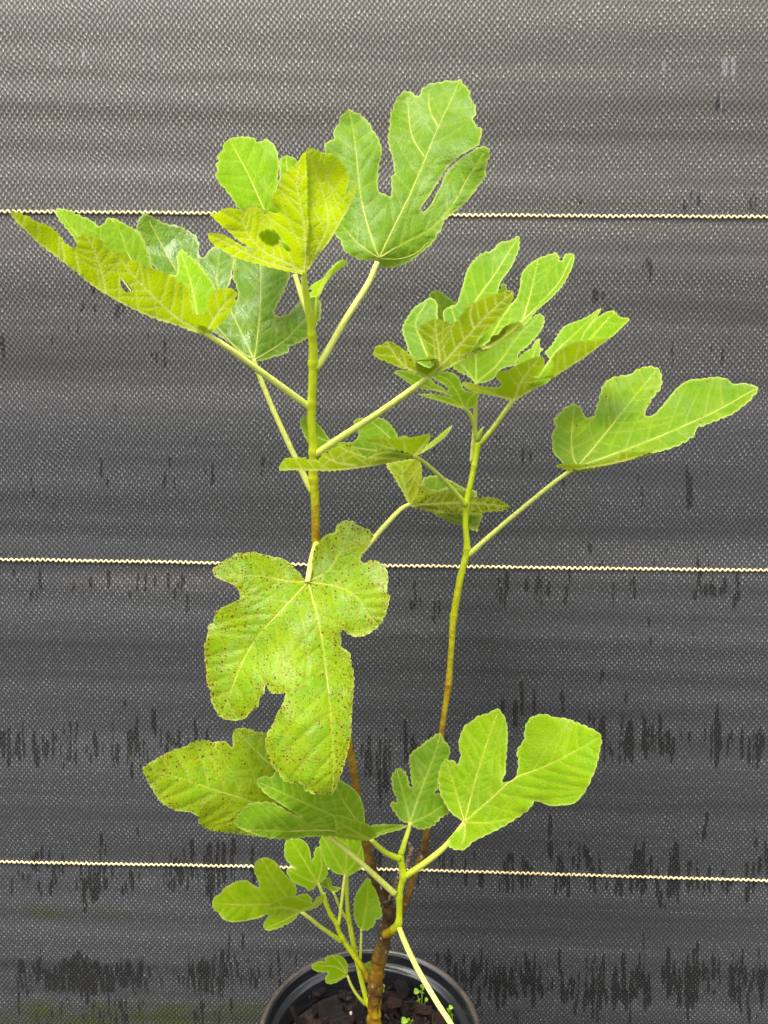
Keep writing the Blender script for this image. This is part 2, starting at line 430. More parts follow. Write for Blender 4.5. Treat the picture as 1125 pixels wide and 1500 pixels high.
def wall_field():
    """stain fields in photo-pixel raster, sampled onto the wall's vertices"""
    W, Hh = 1125, 1560
    wet = np.zeros((Hh, W), np.float32); scuff = np.zeros_like(wet)
    yy, xx = np.mgrid[0:Hh, 0:W].astype(np.float32)
    def streak(buf, x, y0, y1, w, s):
        xa, xb = int(max(0, x-4*w)), int(min(W, x+4*w+1)); ya, yb = int(max(0, y0-10)), int(min(Hh, y1+11))
        if xa >= xb or ya >= yb: return
        X = xx[ya:yb, xa:xb]; Y = yy[ya:yb, xa:xb]
        v = s*np.exp(-((X-x)/w)**2)/(1+np.exp(-(Y-y0)/2.5))/(1+np.exp((Y-y1)/2.5))
        buf[ya:yb, xa:xb] = np.maximum(buf[ya:yb, xa:xb], v)
    r = np.random.default_rng(21)
    def cluster(cx, base, n, spread, lmin, lmax, s=0.8):
        for _ in range(n):
            x = cx+r.normal()*spread; L = lmin+(lmax-lmin)*r.random()**1.6
            b = base+r.normal()*10-abs(x-cx)*0.25
            streak(wet, x, b-L, b+r.random()*6, 1.8+2.6*r.random(), s*(0.65+0.4*r.random()))
    # marks that can be picked out in the photograph: x, bottom, count, spread, shortest, longest
    for a in [(55, 880, 6, 10, 15, 45), (25, 855, 3, 12, 8, 20), (110, 865, 6, 18, 8, 22), (160, 868, 6, 16, 8, 26), (195, 876, 8, 12, 10, 32), (255, 868, 8, 14, 10, 30), (280, 900, 3, 4, 20, 40),
              (228, 1070, 4, 4, 30, 60), (178, 1050, 3, 4, 10, 22),
              (15, 1110, 10, 14, 25, 60), (60, 1112, 10, 10, 20, 55), (92, 1108, 12, 12, 20, 45), (140, 1112, 8, 12, 15, 40), (190, 1115, 16, 14, 25, 60), (245, 1105, 10, 14, 15, 40), (290, 1100, 10, 16, 15, 40),
              (545, 1130, 12, 12, 30, 70), (560, 1165, 6, 5, 40, 90), (595, 1120, 10, 14, 20, 60), (620, 1110, 8, 10, 20, 50), (735, 1045, 4, 3, 20, 40), (755, 1060, 7, 8, 25, 55), (782, 1055, 4, 4, 25, 50), (820, 1040, 4, 6, 8, 18), (870, 1056, 3, 6, 10, 20),
              (890, 1110, 12, 10, 20, 55), (920, 1120, 6, 4, 25, 65), (955, 1110, 14, 10, 20, 55), (985, 1105, 9, 9, 15, 40), (1005, 1095, 4, 4, 15, 40), (1048, 1110, 9, 5, 40, 95), (1070, 1100, 6, 6, 15, 40), (1090, 1105, 5, 6, 15, 40), (1110, 1112, 12, 8, 20, 45),
              (735, 875, 9, 9, 15, 45), (785, 873, 12, 13, 12, 30), (832, 870, 5, 4, 14, 28), (898, 870, 3, 2, 14, 26), (927, 870, 4, 2, 18, 32), (1025, 872, 6, 8, 12, 26), (1045, 873, 6, 6, 12, 26), (1077, 873, 6, 4, 14, 30), (980, 828, 8, 18, 5, 14), (1030, 825, 7, 14, 5, 18), (880, 828, 6, 8, 8, 18),
              (950, 929, 3, 2, 12, 20), (1016, 930, 2, 2, 8, 12), (773, 925, 3, 4, 6, 10), (881, 996, 3, 2, 14, 26), (915, 1025, 2, 1, 12, 20),
              (30, 1300, 6, 8, 15, 30), (55, 1265, 8, 9, 15, 40), (60, 1305, 8, 10, 10, 25), (105, 1290, 10, 20, 12, 35), (135, 1318, 16, 12, 20, 50), (165, 1292, 8, 10, 12, 30), (190, 1300, 8, 8, 12, 35), (152, 1250, 3, 3, 15, 25), (205, 1240, 3, 3, 10, 20), (245, 1298, 8, 8, 12, 32), (262, 1290, 8, 10, 15, 45), (295, 1285, 12, 10, 20, 60), (312, 1300, 10, 8, 20, 60), (350, 1290, 10, 16, 20, 60), (330, 1265, 6, 10, 15, 40),
              (745, 1305, 12, 12, 25, 70), (775, 1290, 8, 10, 15, 45), (804, 1250, 6, 4, 20, 45), (822, 1300, 14, 10, 20, 50), (850, 1275, 8, 9, 20, 50), (872, 1305, 10, 8, 15, 40), (905, 1300, 10, 12, 10, 28), (940, 1305, 14, 9, 25, 75), (968, 1310, 10, 8, 15, 45), (990, 1312, 12, 5, 40, 95), (1020, 1305, 12, 10, 20, 50), (1066, 1310, 6, 4, 20, 45), (1102, 1310, 8, 5, 25, 60), (1120, 1280, 6, 5, 20, 60), (1030, 1230, 4, 5, 10, 20), (1106, 1236, 4, 3, 15, 28), (975, 1345, 3, 2, 8, 16),
              (735, 1465, 16, 12, 25, 60), (762, 1455, 14, 10, 20, 48), (790, 1462, 14, 9, 25, 60), (830, 1460, 14, 12, 20, 50), (872, 1478, 22, 12, 25, 65), (910, 1470, 16, 9, 20, 65), (945, 1462, 14, 10, 15, 50), (975, 1450, 8, 8, 15, 40), (1000, 1470, 24, 12, 35, 90), (1035, 1450, 12, 9, 20, 52), (1078, 1455, 16, 10, 20, 60), (1108, 1458, 12, 10, 20, 45), (690, 1440, 12, 14, 20, 50), (655, 1420, 8, 10, 15, 40),
              (560, 1290, 10, 16, 15, 50), (640, 1290, 10, 14, 15, 40), (700, 1295, 10, 14, 15, 45),
              (155, 710, 4, 4, 15, 30), (250, 700, 6, 10, 10, 25), (310, 700, 5, 5, 15, 32), (285, 655, 3, 4, 8, 18), (395, 690, 5, 8, 12, 26), (170, 620, 3, 3, 6, 12), (130, 450, 8, 16, 10, 22), (175, 460, 5, 6, 12, 30), (235, 525, 6, 10, 12, 30), (95, 500, 6, 14, 8, 18), (5, 515, 4, 4, 15, 32), (760, 500, 6, 12, 10, 24), (880, 455, 8, 12, 12, 30), (950, 400, 6, 8, 12, 26), (850, 300, 5, 8, 8, 18), (1010, 300, 6, 12, 8, 20), (1095, 300, 8, 9, 10, 24), (1060, 530, 8, 12, 10, 26), (980, 522, 5, 5, 10, 24), (1010, 730, 6, 3, 20, 55), (825, 715, 5, 4, 10, 24), (770, 685, 4, 4, 10, 22), (940, 740, 3, 2, 14, 28), (932, 690, 3, 3, 8, 16), (735, 640, 4, 8, 8, 18), (1055, 165, 5, 3, 14, 30), (590, 860, 8, 12, 10, 24), (610, 890, 6, 8, 12, 26), (640, 905, 5, 3, 20, 40), (560, 720, 5, 12, 8, 18), (510, 640, 5, 16, 8, 18)]:
        cluster(*a)
    for _ in range(26):
        cluster(r.random()*W, 380+r.random()*420, 2+int(3*r.random()), 4, 5, 16, 0.65)
    for _ in range(40):
        cluster(r.random()*W, 1400+r.random()*100, 3, 6, 12, 45, 0.7)
    # soft whole-width bands
    for y0, y1, x0, x1, s in [(1085, 1112, 0, 300, 0.33), (1402, 1458, 0, 430, 0.50), (1455, 1570, 0, 420, 0.34), (1410, 1462, 700, 1125, 0.30), (1425, 1560, 380, 720, 0.40), (1275, 1305, 0, 400, 0.16), (1272, 1302, 700, 1125, 0.20), (838, 870, 0, 300, 0.14)]:
        jit = (14*vn(xx[0]/38, 3.3, y0*0.01)+7*vn(xx[0]/11, 8.1, y0*0.01))[None]
        jit2 = (12*vn(xx[0]/30, 5.7, y0*0.01)+6*vn(xx[0]/9, 2.2, y0*0.01))[None]
        v = s*(1+0.35*vn(xx[0]/60, 1.1, y0*.01)[None])/(1+np.exp(-(yy-y0-jit)/5))/(1+np.exp((yy-y1-jit2)/5))/(1+np.exp(-(xx-x0)/20))/(1+np.exp((xx-x1)/20))
        wet = np.maximum(wet, v)
    for x, y0, y1, w, s in [(62, 80, 92, 4, .7), (74, 76, 94, 4, .8), (86, 84, 98, 7, .8), (98, 86, 95, 6, .6), (122, 70, 96, 3, .9), (128, 82, 95, 4, .8), (112, 80, 94, 3, .6), (225, 72, 98, 2, .7), (370, 78, 94, 2, .7), (423, 90, 104, 2, .6), (672, 92, 116, 2, .6),
                            (783, 85, 104, 4, .8), (848, 72, 84, 2, .7), (928, 80, 98, 3, .7), (972, 84, 108, 5, .8), (1038, 88, 106, 2, .6), (1062, 82, 114, 6, .95), (1074, 80, 114, 5, .9), (1056, 116, 165, 2.5, .75), (168, 205, 222, 2, .5)]:
        streak(scuff, x, y0, y1, w, s)
    for _ in range(40):
        x, y = r.random()*W, 300+r.random()*1200
        streak(scuff, x, y, y+2, 1.2, 1.3)
    n1 = np.array([noise.noise(Vector((0, 0, k*0.013)))*0.5+0.5 for k in range(Hh)], np.float32)
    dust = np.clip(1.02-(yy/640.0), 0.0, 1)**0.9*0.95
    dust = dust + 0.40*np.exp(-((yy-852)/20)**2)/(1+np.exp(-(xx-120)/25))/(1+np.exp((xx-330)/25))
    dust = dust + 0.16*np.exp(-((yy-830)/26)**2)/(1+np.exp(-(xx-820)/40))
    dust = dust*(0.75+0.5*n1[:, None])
    alg = 0.42*np.exp(-((yy-(1335+0.01*xx))/22)**2)/(1+np.exp((xx-350)/30))
    alg = np.maximum(alg, 0.56/(1+np.exp(-(yy-1460)/8))/(1+np.exp((xx-430)/20)))
    alg = np.maximum(alg, 0.22/(1+np.exp(-(yy-1478)/8)))
    return wet, scuff, dust.astype(np.float32), alg.astype(np.float32)

wet, scuff, dust, alg = wall_field()
xs = np.concatenate([np.arange(-1.6, -0.62, 0.01), np.arange(-0.62, 0.62, 0.00135), np.arange(0.62, 1.61, 0.01)])
zs = np.concatenate([np.arange(0.0, 1.13, 0.0030), np.arange(1.13, 1.9, 0.02)])
X, Z = np.meshgrid(xs, zs)
fold = np.zeros_like(X)
for i, z in enumerate(zs):
    fold[i] = 0.0011*math.sin(z*38+0.7)+0.0004*math.sin(z*95+1.3)
fold += 0.0016*np.sin(X*7+Z*9)+0.0003*np.sin(Z*210+X*5)*np.clip(np.sin(Z*17+X*3), 0, 1)
fold = np.where(np.abs(X) < 5, fold, 0)
P = np.stack([X, WALL+fold, Z], -1).reshape(-1, 3)
px, py = to_px(P)
ix = np.abs(np.round(px)).astype(int); ix = np.where(ix > 1124, 2248-ix, ix); ix = np.abs(ix) % 1125
iy = np.clip(np.round(py).astype(int), 0, 1559)
nx, nz = len(xs), len(zs)
ii = (np.arange(nz-1)[:, None]*nx+np.arange(nx-1)[None]).ravel()
F = np.stack([ii, ii+1, ii+1+nx, ii+nx], 1)
P[:, 1] -= WALL
me = bpy.data.meshes.new('cloth')
me.vertices.add(len(P)); me.vertices.foreach_set('co', P.astype(np.float32).ravel())
me.loops.add(F.size); me.loops.foreach_set('vertex_index', F.ravel().astype(np.int32))
me.polygons.add(len(F)); me.polygons.foreach_set('loop_start', np.arange(0, F.size, 4, dtype=np.int32))
me.update(calc_edges=True)
me.polygons.foreach_set('use_smooth', np.ones(len(F), bool))
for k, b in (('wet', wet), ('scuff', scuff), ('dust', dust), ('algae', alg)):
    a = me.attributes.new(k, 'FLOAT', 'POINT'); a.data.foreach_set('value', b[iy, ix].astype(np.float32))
wall = bpy.data.objects.new('fabric_wall', None)
COL.objects.link(wall); wall.location = (0, WALL, 0)
tag(wall, 'black woven ground cloth stretched upright behind the fig plant, dusty and streaked', 'cloth wall')
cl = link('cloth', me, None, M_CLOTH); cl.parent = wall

def fold_at(x, z):
    return 0.0011*math.sin(z*38+0.7)+0.0004*math.sin(z*95+1.3)+0.0016*math.sin(x*7+z*9)+0.0003*math.sin(z*210+x*5)*max(0, math.sin(z*17+x*3))
for yl, yr in ((311, 318), (820, 836), (1262, 1289)):
    A = world_at(0., yl, WALL); B = world_at(1125., yr, WALL)
    per = 0.00492
    s = np.arange(-1.55, 1.55, per/8)
    path = []
    for x in s:
        z = A[2]+(B[2]-A[2])*(x-A[0])/(B[0]-A[0])
        ph = x/per*2*math.pi
        w = math.sin(ph)
        dz = 0.00118*math.copysign(abs(w)**0.5, w)*(0.88+0.45*noise.noise(Vector((x*170, 0, z))))+0.0004*noise.noise(Vector((x*25, 3, z)))
        path.append((x+0.0003*math.sin(2*ph), fold_at(x, z)-0.0009, z+dz))
    V, F, _ = tube(path, [0.00088]*len(path), 6)
    V = np.array(V)
    yo = mesh_from('yarn_line', V, F)
    y_ = link('yarn_line', yo, None, M_YARN); y_.parent = wall
    y_['label'] = 'cream zigzag marker yarn woven across the black cloth'

# ------------------------------------------------------------------ the pot
PX, PY, RIM = -0.0165, 0.480, H-0.450
pot = bpy.data.objects.new('flower_pot', None); COL.objects.link(pot); pot.location = (PX, PY, 0)
tag(pot, 'round glossy black plastic nursery pot with dusty rim holding the fig', 'pot')
def lathe(prof, seg=128):
    V = []; F = []; n = len(prof)
    for k in range(seg):
        a = 2*math.pi*k/seg
        w = 1+0.004*math.sin(2*a+0.4)
        for r_, z_ in prof:
            V.append((r_*w*math.cos(a), r_*w*math.sin(a), z_))
    for k in range(seg):
        for i in range(n-1):
            a, b = k*n+i, ((k+1) % seg)*n+i
            F.append((a, b, b+1, a+1))
    return V, F
def rnd(prof, step=0.0006):
    return crspline([(a*1e4, b*1e4) for a, b in prof], 6)/1e4
wallp = [(0.0, 0.004), (0.052, 0.004), (0.055, 0.0), (0.0575, 0.004), (0.064, RIM-0.045), (0.0665, RIM-0.030), (0.0668, RIM-0.0285)]
inner = [(0.0668, RIM-0.0285), (0.0745, RIM-0.0275), (0.0768, RIM-0.026), (0.0776, RIM-0.024), (0.0790, RIM-0.006), (0.0792, RIM-0.003), (0.0788, RIM-0.0012), (0.0780, RIM-0.0003), (0.0770, RIM),
         (0.0762, RIM-0.0001), (0.0758, RIM-0.0003), (0.0752, RIM-0.00075), (0.0746, RIM-0.0012), (0.0741, RIM-0.0018), (0.0739, RIM-0.0026), (0.0738, RIM-0.0038), (0.0735, RIM-0.0065), (0.0731, RIM-0.0086), (0.0724, RIM-0.0096), (0.0717, RIM-0.0100), (0.0712, RIM-0.0102), (0.0706, RIM-0.01065), (0.0700, RIM-0.0111), (0.0694, RIM-0.0116), (0.0689, RIM-0.0124), (0.0686, RIM-0.0140), (0.0684, RIM-0.0160),
         (0.0680, RIM-0.022), (0.0655, RIM-0.050), (0.0620, RIM-0.09)]
V, F = lathe(wallp, 96)
w_ = link('pot_wall', mesh_from('pot_wall', V, F, attrs={'dust': [0.5]*len(V)}), None, M_POT); w_.parent = pot
pr = rnd(inner)
V, F = lathe(pr, 160)
d_ = [1.0 if (z > RIM-0.012 and math.hypot(x, y) > 0.0754) else 0.06 for x, y, z in V]
r_ = link('rim', mesh_from('rim', V, F, attrs={'dust': d_}), None, M_POT); r_.parent = pot
r_['label'] = 'rolled pot rim dusted brown on its top edge, shiny inside'

# ------------------------------------------------------------------ bark mulch in the pot
SOIL = RIM-0.0215
mulch = bpy.data.objects.new('bark_mulch', None); COL.objects.link(mulch); mulch.location = (PX, PY, SOIL-0.012)
tag(mulch, 'dark brown bark mulch filling the black pot around the trunk', 'mulch')
V = [(0, 0, 0.006)]; F = []
for k, r_ in enumerate((0.012, 0.024, 0.036, 0.048, 0.058, 0.0662)):
    for j in range(48):
        a = 2*math.pi*j/48
        V.append((r_*math.cos(a), r_*math.sin(a), 0.006+0.003*noise.noise(Vector((r_*90*math.cos(a), r_*90*math.sin(a), 1)))))
for j in range(48):
    F.append((0, 1+j, 1+(j+1) % 48))
    for k in range(5):
        a, b = 1+k*48+j, 1+k*48+(j+1) % 48
        F.append((a, a+48, b+48, b))
s_ = link('soil_surface', mesh_from('soil_surface', V, F), None, M_SOIL); s_.parent = mulch
chip_meshes = []
rc = random.Random(5)
for q in range(14):
    n = rc.randint(5, 8); L = 0.5; W = rc.uniform(0.22, 0.48); T = rc.uniform(0.05, 0.15)
    ang = sorted(2*math.pi*(k+rc.uniform(-0.3, 0.3))/n for k in range(n))
    base = [(L*math.cos(a)*rc.uniform(0.75, 1.1), W*math.sin(a)*rc.uniform(0.75, 1.1)) for a in ang]
    V = [(x, y, -T+rc.uniform(-.05, .03)) for x, y in base]+[(x*rc.uniform(0.72, 0.98), y*rc.uniform(0.72, 0.98), T+rc.uniform(-.05, .05)) for x, y in base]
    V += [(0, 0, -T*1.1), (rc.uniform(-.1, .1), rc.uniform(-.05, .05), T*1.2)]
    F = [(k, (k+1) % n, n+(k+1) % n, n+k) for k in range(n)]
    F += [((k+1) % n, k, 2*n) for k in range(n)]+[(n+k, n+(k+1) % n, 2*n+1) for k in range(n)]
    m = mesh_from('bark_chip', V, F, False); m.materials.append(M_CHIP); chip_meshes.append(m)
def chip(x, y, z, size, yaw, tilt, roll, m=None):
    o = bpy.data.objects.new('bark_chip', m or rc.choice(chip_meshes)); COL.objects.link(o)
    o.parent = mulch; o.location = (x, y, z); o.scale = (size, size, size); o.rotation_euler = (roll, tilt, yaw)
    return o
for q in range(300):
    rr = 0.0600*math.sqrt(rc.random()); a = rc.uniform(0, 2*math.pi)
    size = rc.choice((0.005, 0.006, 0.007, 0.008, 0.009, 0.010, 0.012, 0.015))
    if rr+size*0.5 > 0.0655: rr = 0.0650-size*0.5
    x, y = rr*math.cos(a), rr*math.sin(a)
    if math.hypot(x-0.0, y-0.006) < 0.008: continue
    hump = 0.0035*(1-(rr/0.066)**2)+rc.uniform(-0.0015, 0.004)
    chip(x, y, 0.0075+hump, size, rc.uniform(0, 6.3), rc.gauss(0, 0.5), rc.gauss(0, 0.5))
cv_, cf_ = [], []
for q in range(420):
    rr = 0.0650*math.sqrt(rc.random()); a = rc.uniform(0, 2*math.pi); s0 = rc.uniform(0.0006, 0.0022)
    e = Matrix.Rotation(rc.uniform(0, 6.3), 3, 'Z') @ Matrix.Rotation(rc.gauss(0, .7), 3, 'X')
    b = len(cv_); cz = 0.0095+0.0035*(1-(rr/0.066)**2)+rc.uniform(-.002, .0035)
    for (x, y, z) in ((1.4, 0, 0), (-1.4, .2, 0), (0, .8, .1), (0, -.8, 0), (.2, 0, .45), (0, 0, -.5)):
        v = e @ Vector((x*s0*rc.uniform(.7, 1.2), y*s0, z*s0)); cv_.append((rr*math.cos(a)+v.x, rr*math.sin(a)+v.y, cz+v.z))
    cf_ += [(b+i_, b+j_, b+k_) for i_, j_, k_ in ((0, 2, 4), (2, 1, 4), (1, 3, 4), (3, 0, 4), (2, 0, 5), (1, 2, 5), (3, 1, 5), (0, 3, 5))]
cr_ = link('mulch_crumbs', mesh_from('mulch_crumbs', cv_, cf_, False), None, M_SOIL); cr_.parent = mulch; cr_['kind'] = 'stuff'
def local(px_, py_, z_, dz=0.0):
    """point on the horizontal plane at height z_ seen at a photo pixel"""
    d = FWD+(px_-562.5)/FPX*RIGHT-(py_-750)/FPX*UP
    return CAM+d*((z_-H)/d[2])
for (x, y, s, yw, ti, ro) in [(486, 1477, 0.024, 0.2, 0.1, 0.45), (450, 1452, 0.016, 0.6, 0.2, 0.3), (620, 1478, 0.017, 2.6, 0.2, 0.4), (642, 1490, 0.016, 0.3, -0.1, 0.4), (588, 1442, 0.013, 0.05, 0, 0.2), (468, 1450, 0.015, 0.7, 0.1, 0.2), (578, 1468, 0.016, 2.5, 0.2, 0.3), (500, 1497, 0.024, 0.6, 0.1, 0.2), (590, 1455, 0.02, 1.2, 0.2, 0.3)]:
    p = local(x, y, SOIL+0.003); chip(p[0]-PX, p[1]-PY, p[2]-SOIL+0.012, s, yw, ti, ro)
p = local(432, 1492, SOIL+0.004); c = chip(p[0]-PX, p[1]-PY, 0.018, 0.026, 0.4, 1.25, 0.1, chip_meshes[2]); c.scale = (0.024, 0.008, 0.008)
# pale pebble
p = local(514, 1484, SOIL+0.006)
bm = bmesh.new(); bmesh.ops.create_icosphere(bm, subdivisions=2, radius=0.0013)
for v in bm.verts: v.co *= 1+0.35*noise.noise(v.co*900); v.co.x *= 0.85
me = bpy.data.meshes.new('pebble'); bm.to_mesh(me); bm.free(); me.materials.append(M_PERL)
o = bpy.data.objects.new('pebble', me); COL.objects.link(o); o.location = p
tag(o, 'tiny cream white pebble lying on the dark bark mulch', 'pebble')

# ------------------------------------------------------------------ the fig plant
fig = bpy.data.objects.new('fig_plant', None); COL.objects.link(fig); fig.location = (PX, PY, SOIL)
tag(fig, 'young fig plant with lobed lime green leaves growing in the black pot', 'plant')
INV = Matrix.Translation(-fig.location)
def part(name, me, parent, mat, label=None):
    o = bpy.data.objects.new(name, me); COL.objects.link(o); o.parent = parent
    o.matrix_parent_inverse = INV if parent is fig else Matrix.Identity(4)
    if not me.materials: me.materials.append(mat)
    if label: o['label'] = label
    return o

def stem(name, pts, parent=fig, mat=None, sides=12, nodes=(), lump=0.06, label=None, swell=0.22, taper_end=False):
    """pts: (px x, px y, Y metres, half width px, age)"""
    S = crspline(pts, 3.0)
    path = world_at(S[:, 0], S[:, 1], S[:, 2])
    rad = S[:, 3]*S[:, 2]/FPX*1.02
    for (nx_, ny_) in nodes:
        d = np.hypot(S[:, 0]-nx_, S[:, 1]-ny_); rad = rad*(1+swell*np.exp(-(d/4.5)**2))
    if taper_end: rad[-1] *= 0.4; rad[-2] *= 0.8
    V, F, idx = tube(path, rad, sides, lump=lump)
    age = S[:, 4].copy()
    for (nx_, ny_) in nodes:
        d = np.hypot(S[:, 0]-nx_, S[:, 1]-ny_); age = age+0.12*np.exp(-(d/2.5)**2)
    return part(name, mesh_from(name, V, F, attrs={'age': age[idx]}), parent, mat or M_STEM, label)

stem('trunk', [(549, 1556, .487, 12.5, .72), (548, 1500, .485, 11.5, .66), (549, 1453, .484, 11.5, .78), (553.5, 1416, .483, 11.5, .78), (562, 1378, .482, 11, .84), (569, 1350, .481, 10.2, .98), (570, 1332, .480, 10, 1.0), (564, 1314, .479, 9, 1.0)],
     nodes=[(550, 1446), (555, 1404), (566, 1362)], lump=0.22, sides=24, swell=0.10, label='thick brown woody trunk rising from the mulch')
stem('stem', [(566, 1320, .479, 9, 1.0), (557, 1302, .478, 8, .97), (551, 1288, .477, 7.5, .9), (543, 1265, .476, 7.4, .80), (536, 1230, .474, 7, .78), (526, 1180, .472, 6.3, .75), (513, 1100, .469, 6, .70), (490, 980, .463, 6.3, .68), (471, 860, .456, 6.6, .68), (463, 790, .452, 6.6, .66), (462, 740, .449, 6.6, .55), (459, 700, .447, 6.8, .40), (459, 660, .445, 6.6, .30), (456, 600, .441, 6.4, .28), (458, 568, .439, 6.4, .26), (459, 532, .437, 6.8, .25), (457.5, 492, .434, 5.8, .26), (452, 452, .430, 5.2, .22), (446, 415, .426, 4.4, .20), (445.5, 399, .425, 3.6, .20)],
     nodes=[(543, 1265), (537, 1236), (459, 702), (460, 663), (455, 592), (460, 533), (457.5, 491), (551, 1290)], label='taller stem turning from brown to green')
stem('stem', [(566, 1372, .480, 6, .9), (580, 1352, .484, 6, .88), (592, 1328, .487, 5.4, .80), (605, 1287, .490, 5.4, .74), (616, 1258, .492, 5.2, .74), (621, 1246, .493, 6, .80), (625, 1215, .494, 5.0, .74), (634, 1150, .496, 4.8, .70), (646, 1076, .499, 4.6, .66), (653, 1030, .500, 4.6, .64), (657, 1003, .501, 5.0, .62), (661, 950, .502, 4.6, .52), (665, 900, .503, 5.3, .44), (676, 840, .504, 5.2, .34), (684, 806, .505, 5.0, .30), (682, 770, .505, 4.4, .26), (683, 741, .505, 4.6, .25), (688, 715, .504, 4.2, .24), (695, 681, .503, 4.0, .24), (699.5, 652, .502, 4.2, .24), (700, 640, .502, 3.0, .22)],
     nodes=[(593, 1326), (621, 1246), (657, 1005), (663, 902), (684, 806), (683, 741), (694, 683), (699.5, 652)], label='slimmer stem with pale leaf scars')
stem('side_shoot', [(563, 1370, .476, 7, .80), (576, 1362, .468, 6.5, .5), (583, 1354, .464, 5.6, .27), (585, 1335, .463, 5.0, .26), (585, 1312, .462, 5.2, .26), (588, 1296, .461, 4.8, .25), (591, 1284, .460, 5.4, .25), (587, 1258, .459, 4.8, .24), (588, 1246, .459, 4.0, .22)],
     nodes=[(584, 1353), (585, 1314), (591, 1284), (587, 1258)], label='green side shoot in front of the trunk')
stem('sucker', [(540, 1436, .487, 5.4, .62), (531, 1418, .487, 4.8, .50), (519, 1400, .487, 4.4, .36), (500, 1372, .486, 4.0, .27), (492, 1352, .485, 3.8, .25), (484, 1339, .484, 3.4, .25), (477, 1322, .483, 3.6, .24), (474, 1308, .483, 2.8, .22)],
     nodes=[(539, 1433), (500, 1375), (484, 1340), (477, 1318)], sides=10)
stem('sucker', [(545, 1478, .492, 5.2, .48), (537, 1464, .494, 4.8, .30), (534, 1454, .495, 4.4, .22), (525, 1416, .496, 4.2, .22), (516, 1374, .496, 4.2, .22), (510, 1340, .496, 3.8, .21), (508, 1310, .495, 3.4, .20), (508, 1283, .495, 3.0, .18)],
     nodes=[(541, 1470), (511, 1347)], sides=10)
stem('dead_stub', [(571, 1318, .474, 4, .9), (577, 1305, .474, 3.4, .9), (581, 1290, .474, 3.0, .9), (589, 1276, .475, 3.0, .9), (597, 1264, .475, 3.4, .9), (599, 1255, .475, 2.8, .9), (602, 1245, .475, 4.0, .9), (600, 1233, .475, 2.6, .9)], mat=M_STUB, lump=0.7, sides=10, label='dead peeling brown and white twig stub', taper_end=True)
# leaf bud at the tip of the slim stem
stem('bud', [(699, 646, .501, 3.2, .2), (701, 639, .500, 3.8, .2), (705, 631, .499, 2.6, .2), (708, 625, .499, 0.7, .1)], mat=M_BUD, lump=0.0, sides=10)

# ---- leaves
def tps(ctrl):
    C = np.asarray(ctrl, float); n = len(C); S = 100.0
    xy = C[:, :2]/S
    def U(r2): return np.where(r2 > 1e-12, 0.5*r2*np.log(np.maximum(r2, 1e-12)), 0)
    d2 = ((xy[:, None]-xy[None])**2).sum(-1)
    K = U(d2)+np.eye(n)*0.04
    Pm = np.c_[np.ones(n), xy]
    A = np.zeros((n+3, n+3)); A[:n, :n] = K; A[:n, n:] = Pm; A[n:, :n] = Pm.T
    w = np.linalg.lstsq(A, np.r_[C[:, 2], 0, 0, 0], rcond=None)[0]
    def f(p):
        q = np.asarray(p)[:, :2]/S
        return U(((q[:, None]-xy[None])**2).sum(-1))@w[:n]+np.c_[np.ones(len(q)), q]@w[n:]
    return f

def inside(p, poly):
    x, y = p[:, 0], p[:, 1]; r = np.zeros(len(p), bool)
    a = poly; b = np.roll(poly, -1, 0)
    for (x1, y1), (x2, y2) in zip(a, b):
        if y1 == y2: continue
        c = ((y1 > y) != (y2 > y)) & (x < (x2-x1)*(y-y1)/(y2-y1)+x1)
        r ^= c
    return r

def segdist(p, line):
    """distance of p (n,2) to a polyline, and the fraction along it of the closest point"""
    a = line[:-1]; b = line[1:]; ab = b-a; L2 = (ab**2).sum(1)+1e-9
    best = np.full(len(p), 1e9); frac = np.zeros(len(p)); cum = np.r_[0, np.cumsum(np.sqrt(L2))]; tot = cum[-1]
    for i in range(len(a)):
        t = np.clip(((p-a[i])@ab[i])/L2[i], 0, 1)
        d = np.hypot(*(p-a[i]-t[:, None]*ab[i]).T)
        m = d < best
        best[m] = d[m]; frac[m] = (cum[i]+t[m]*math.sqrt(L2[i]))/tot
    return best, frac

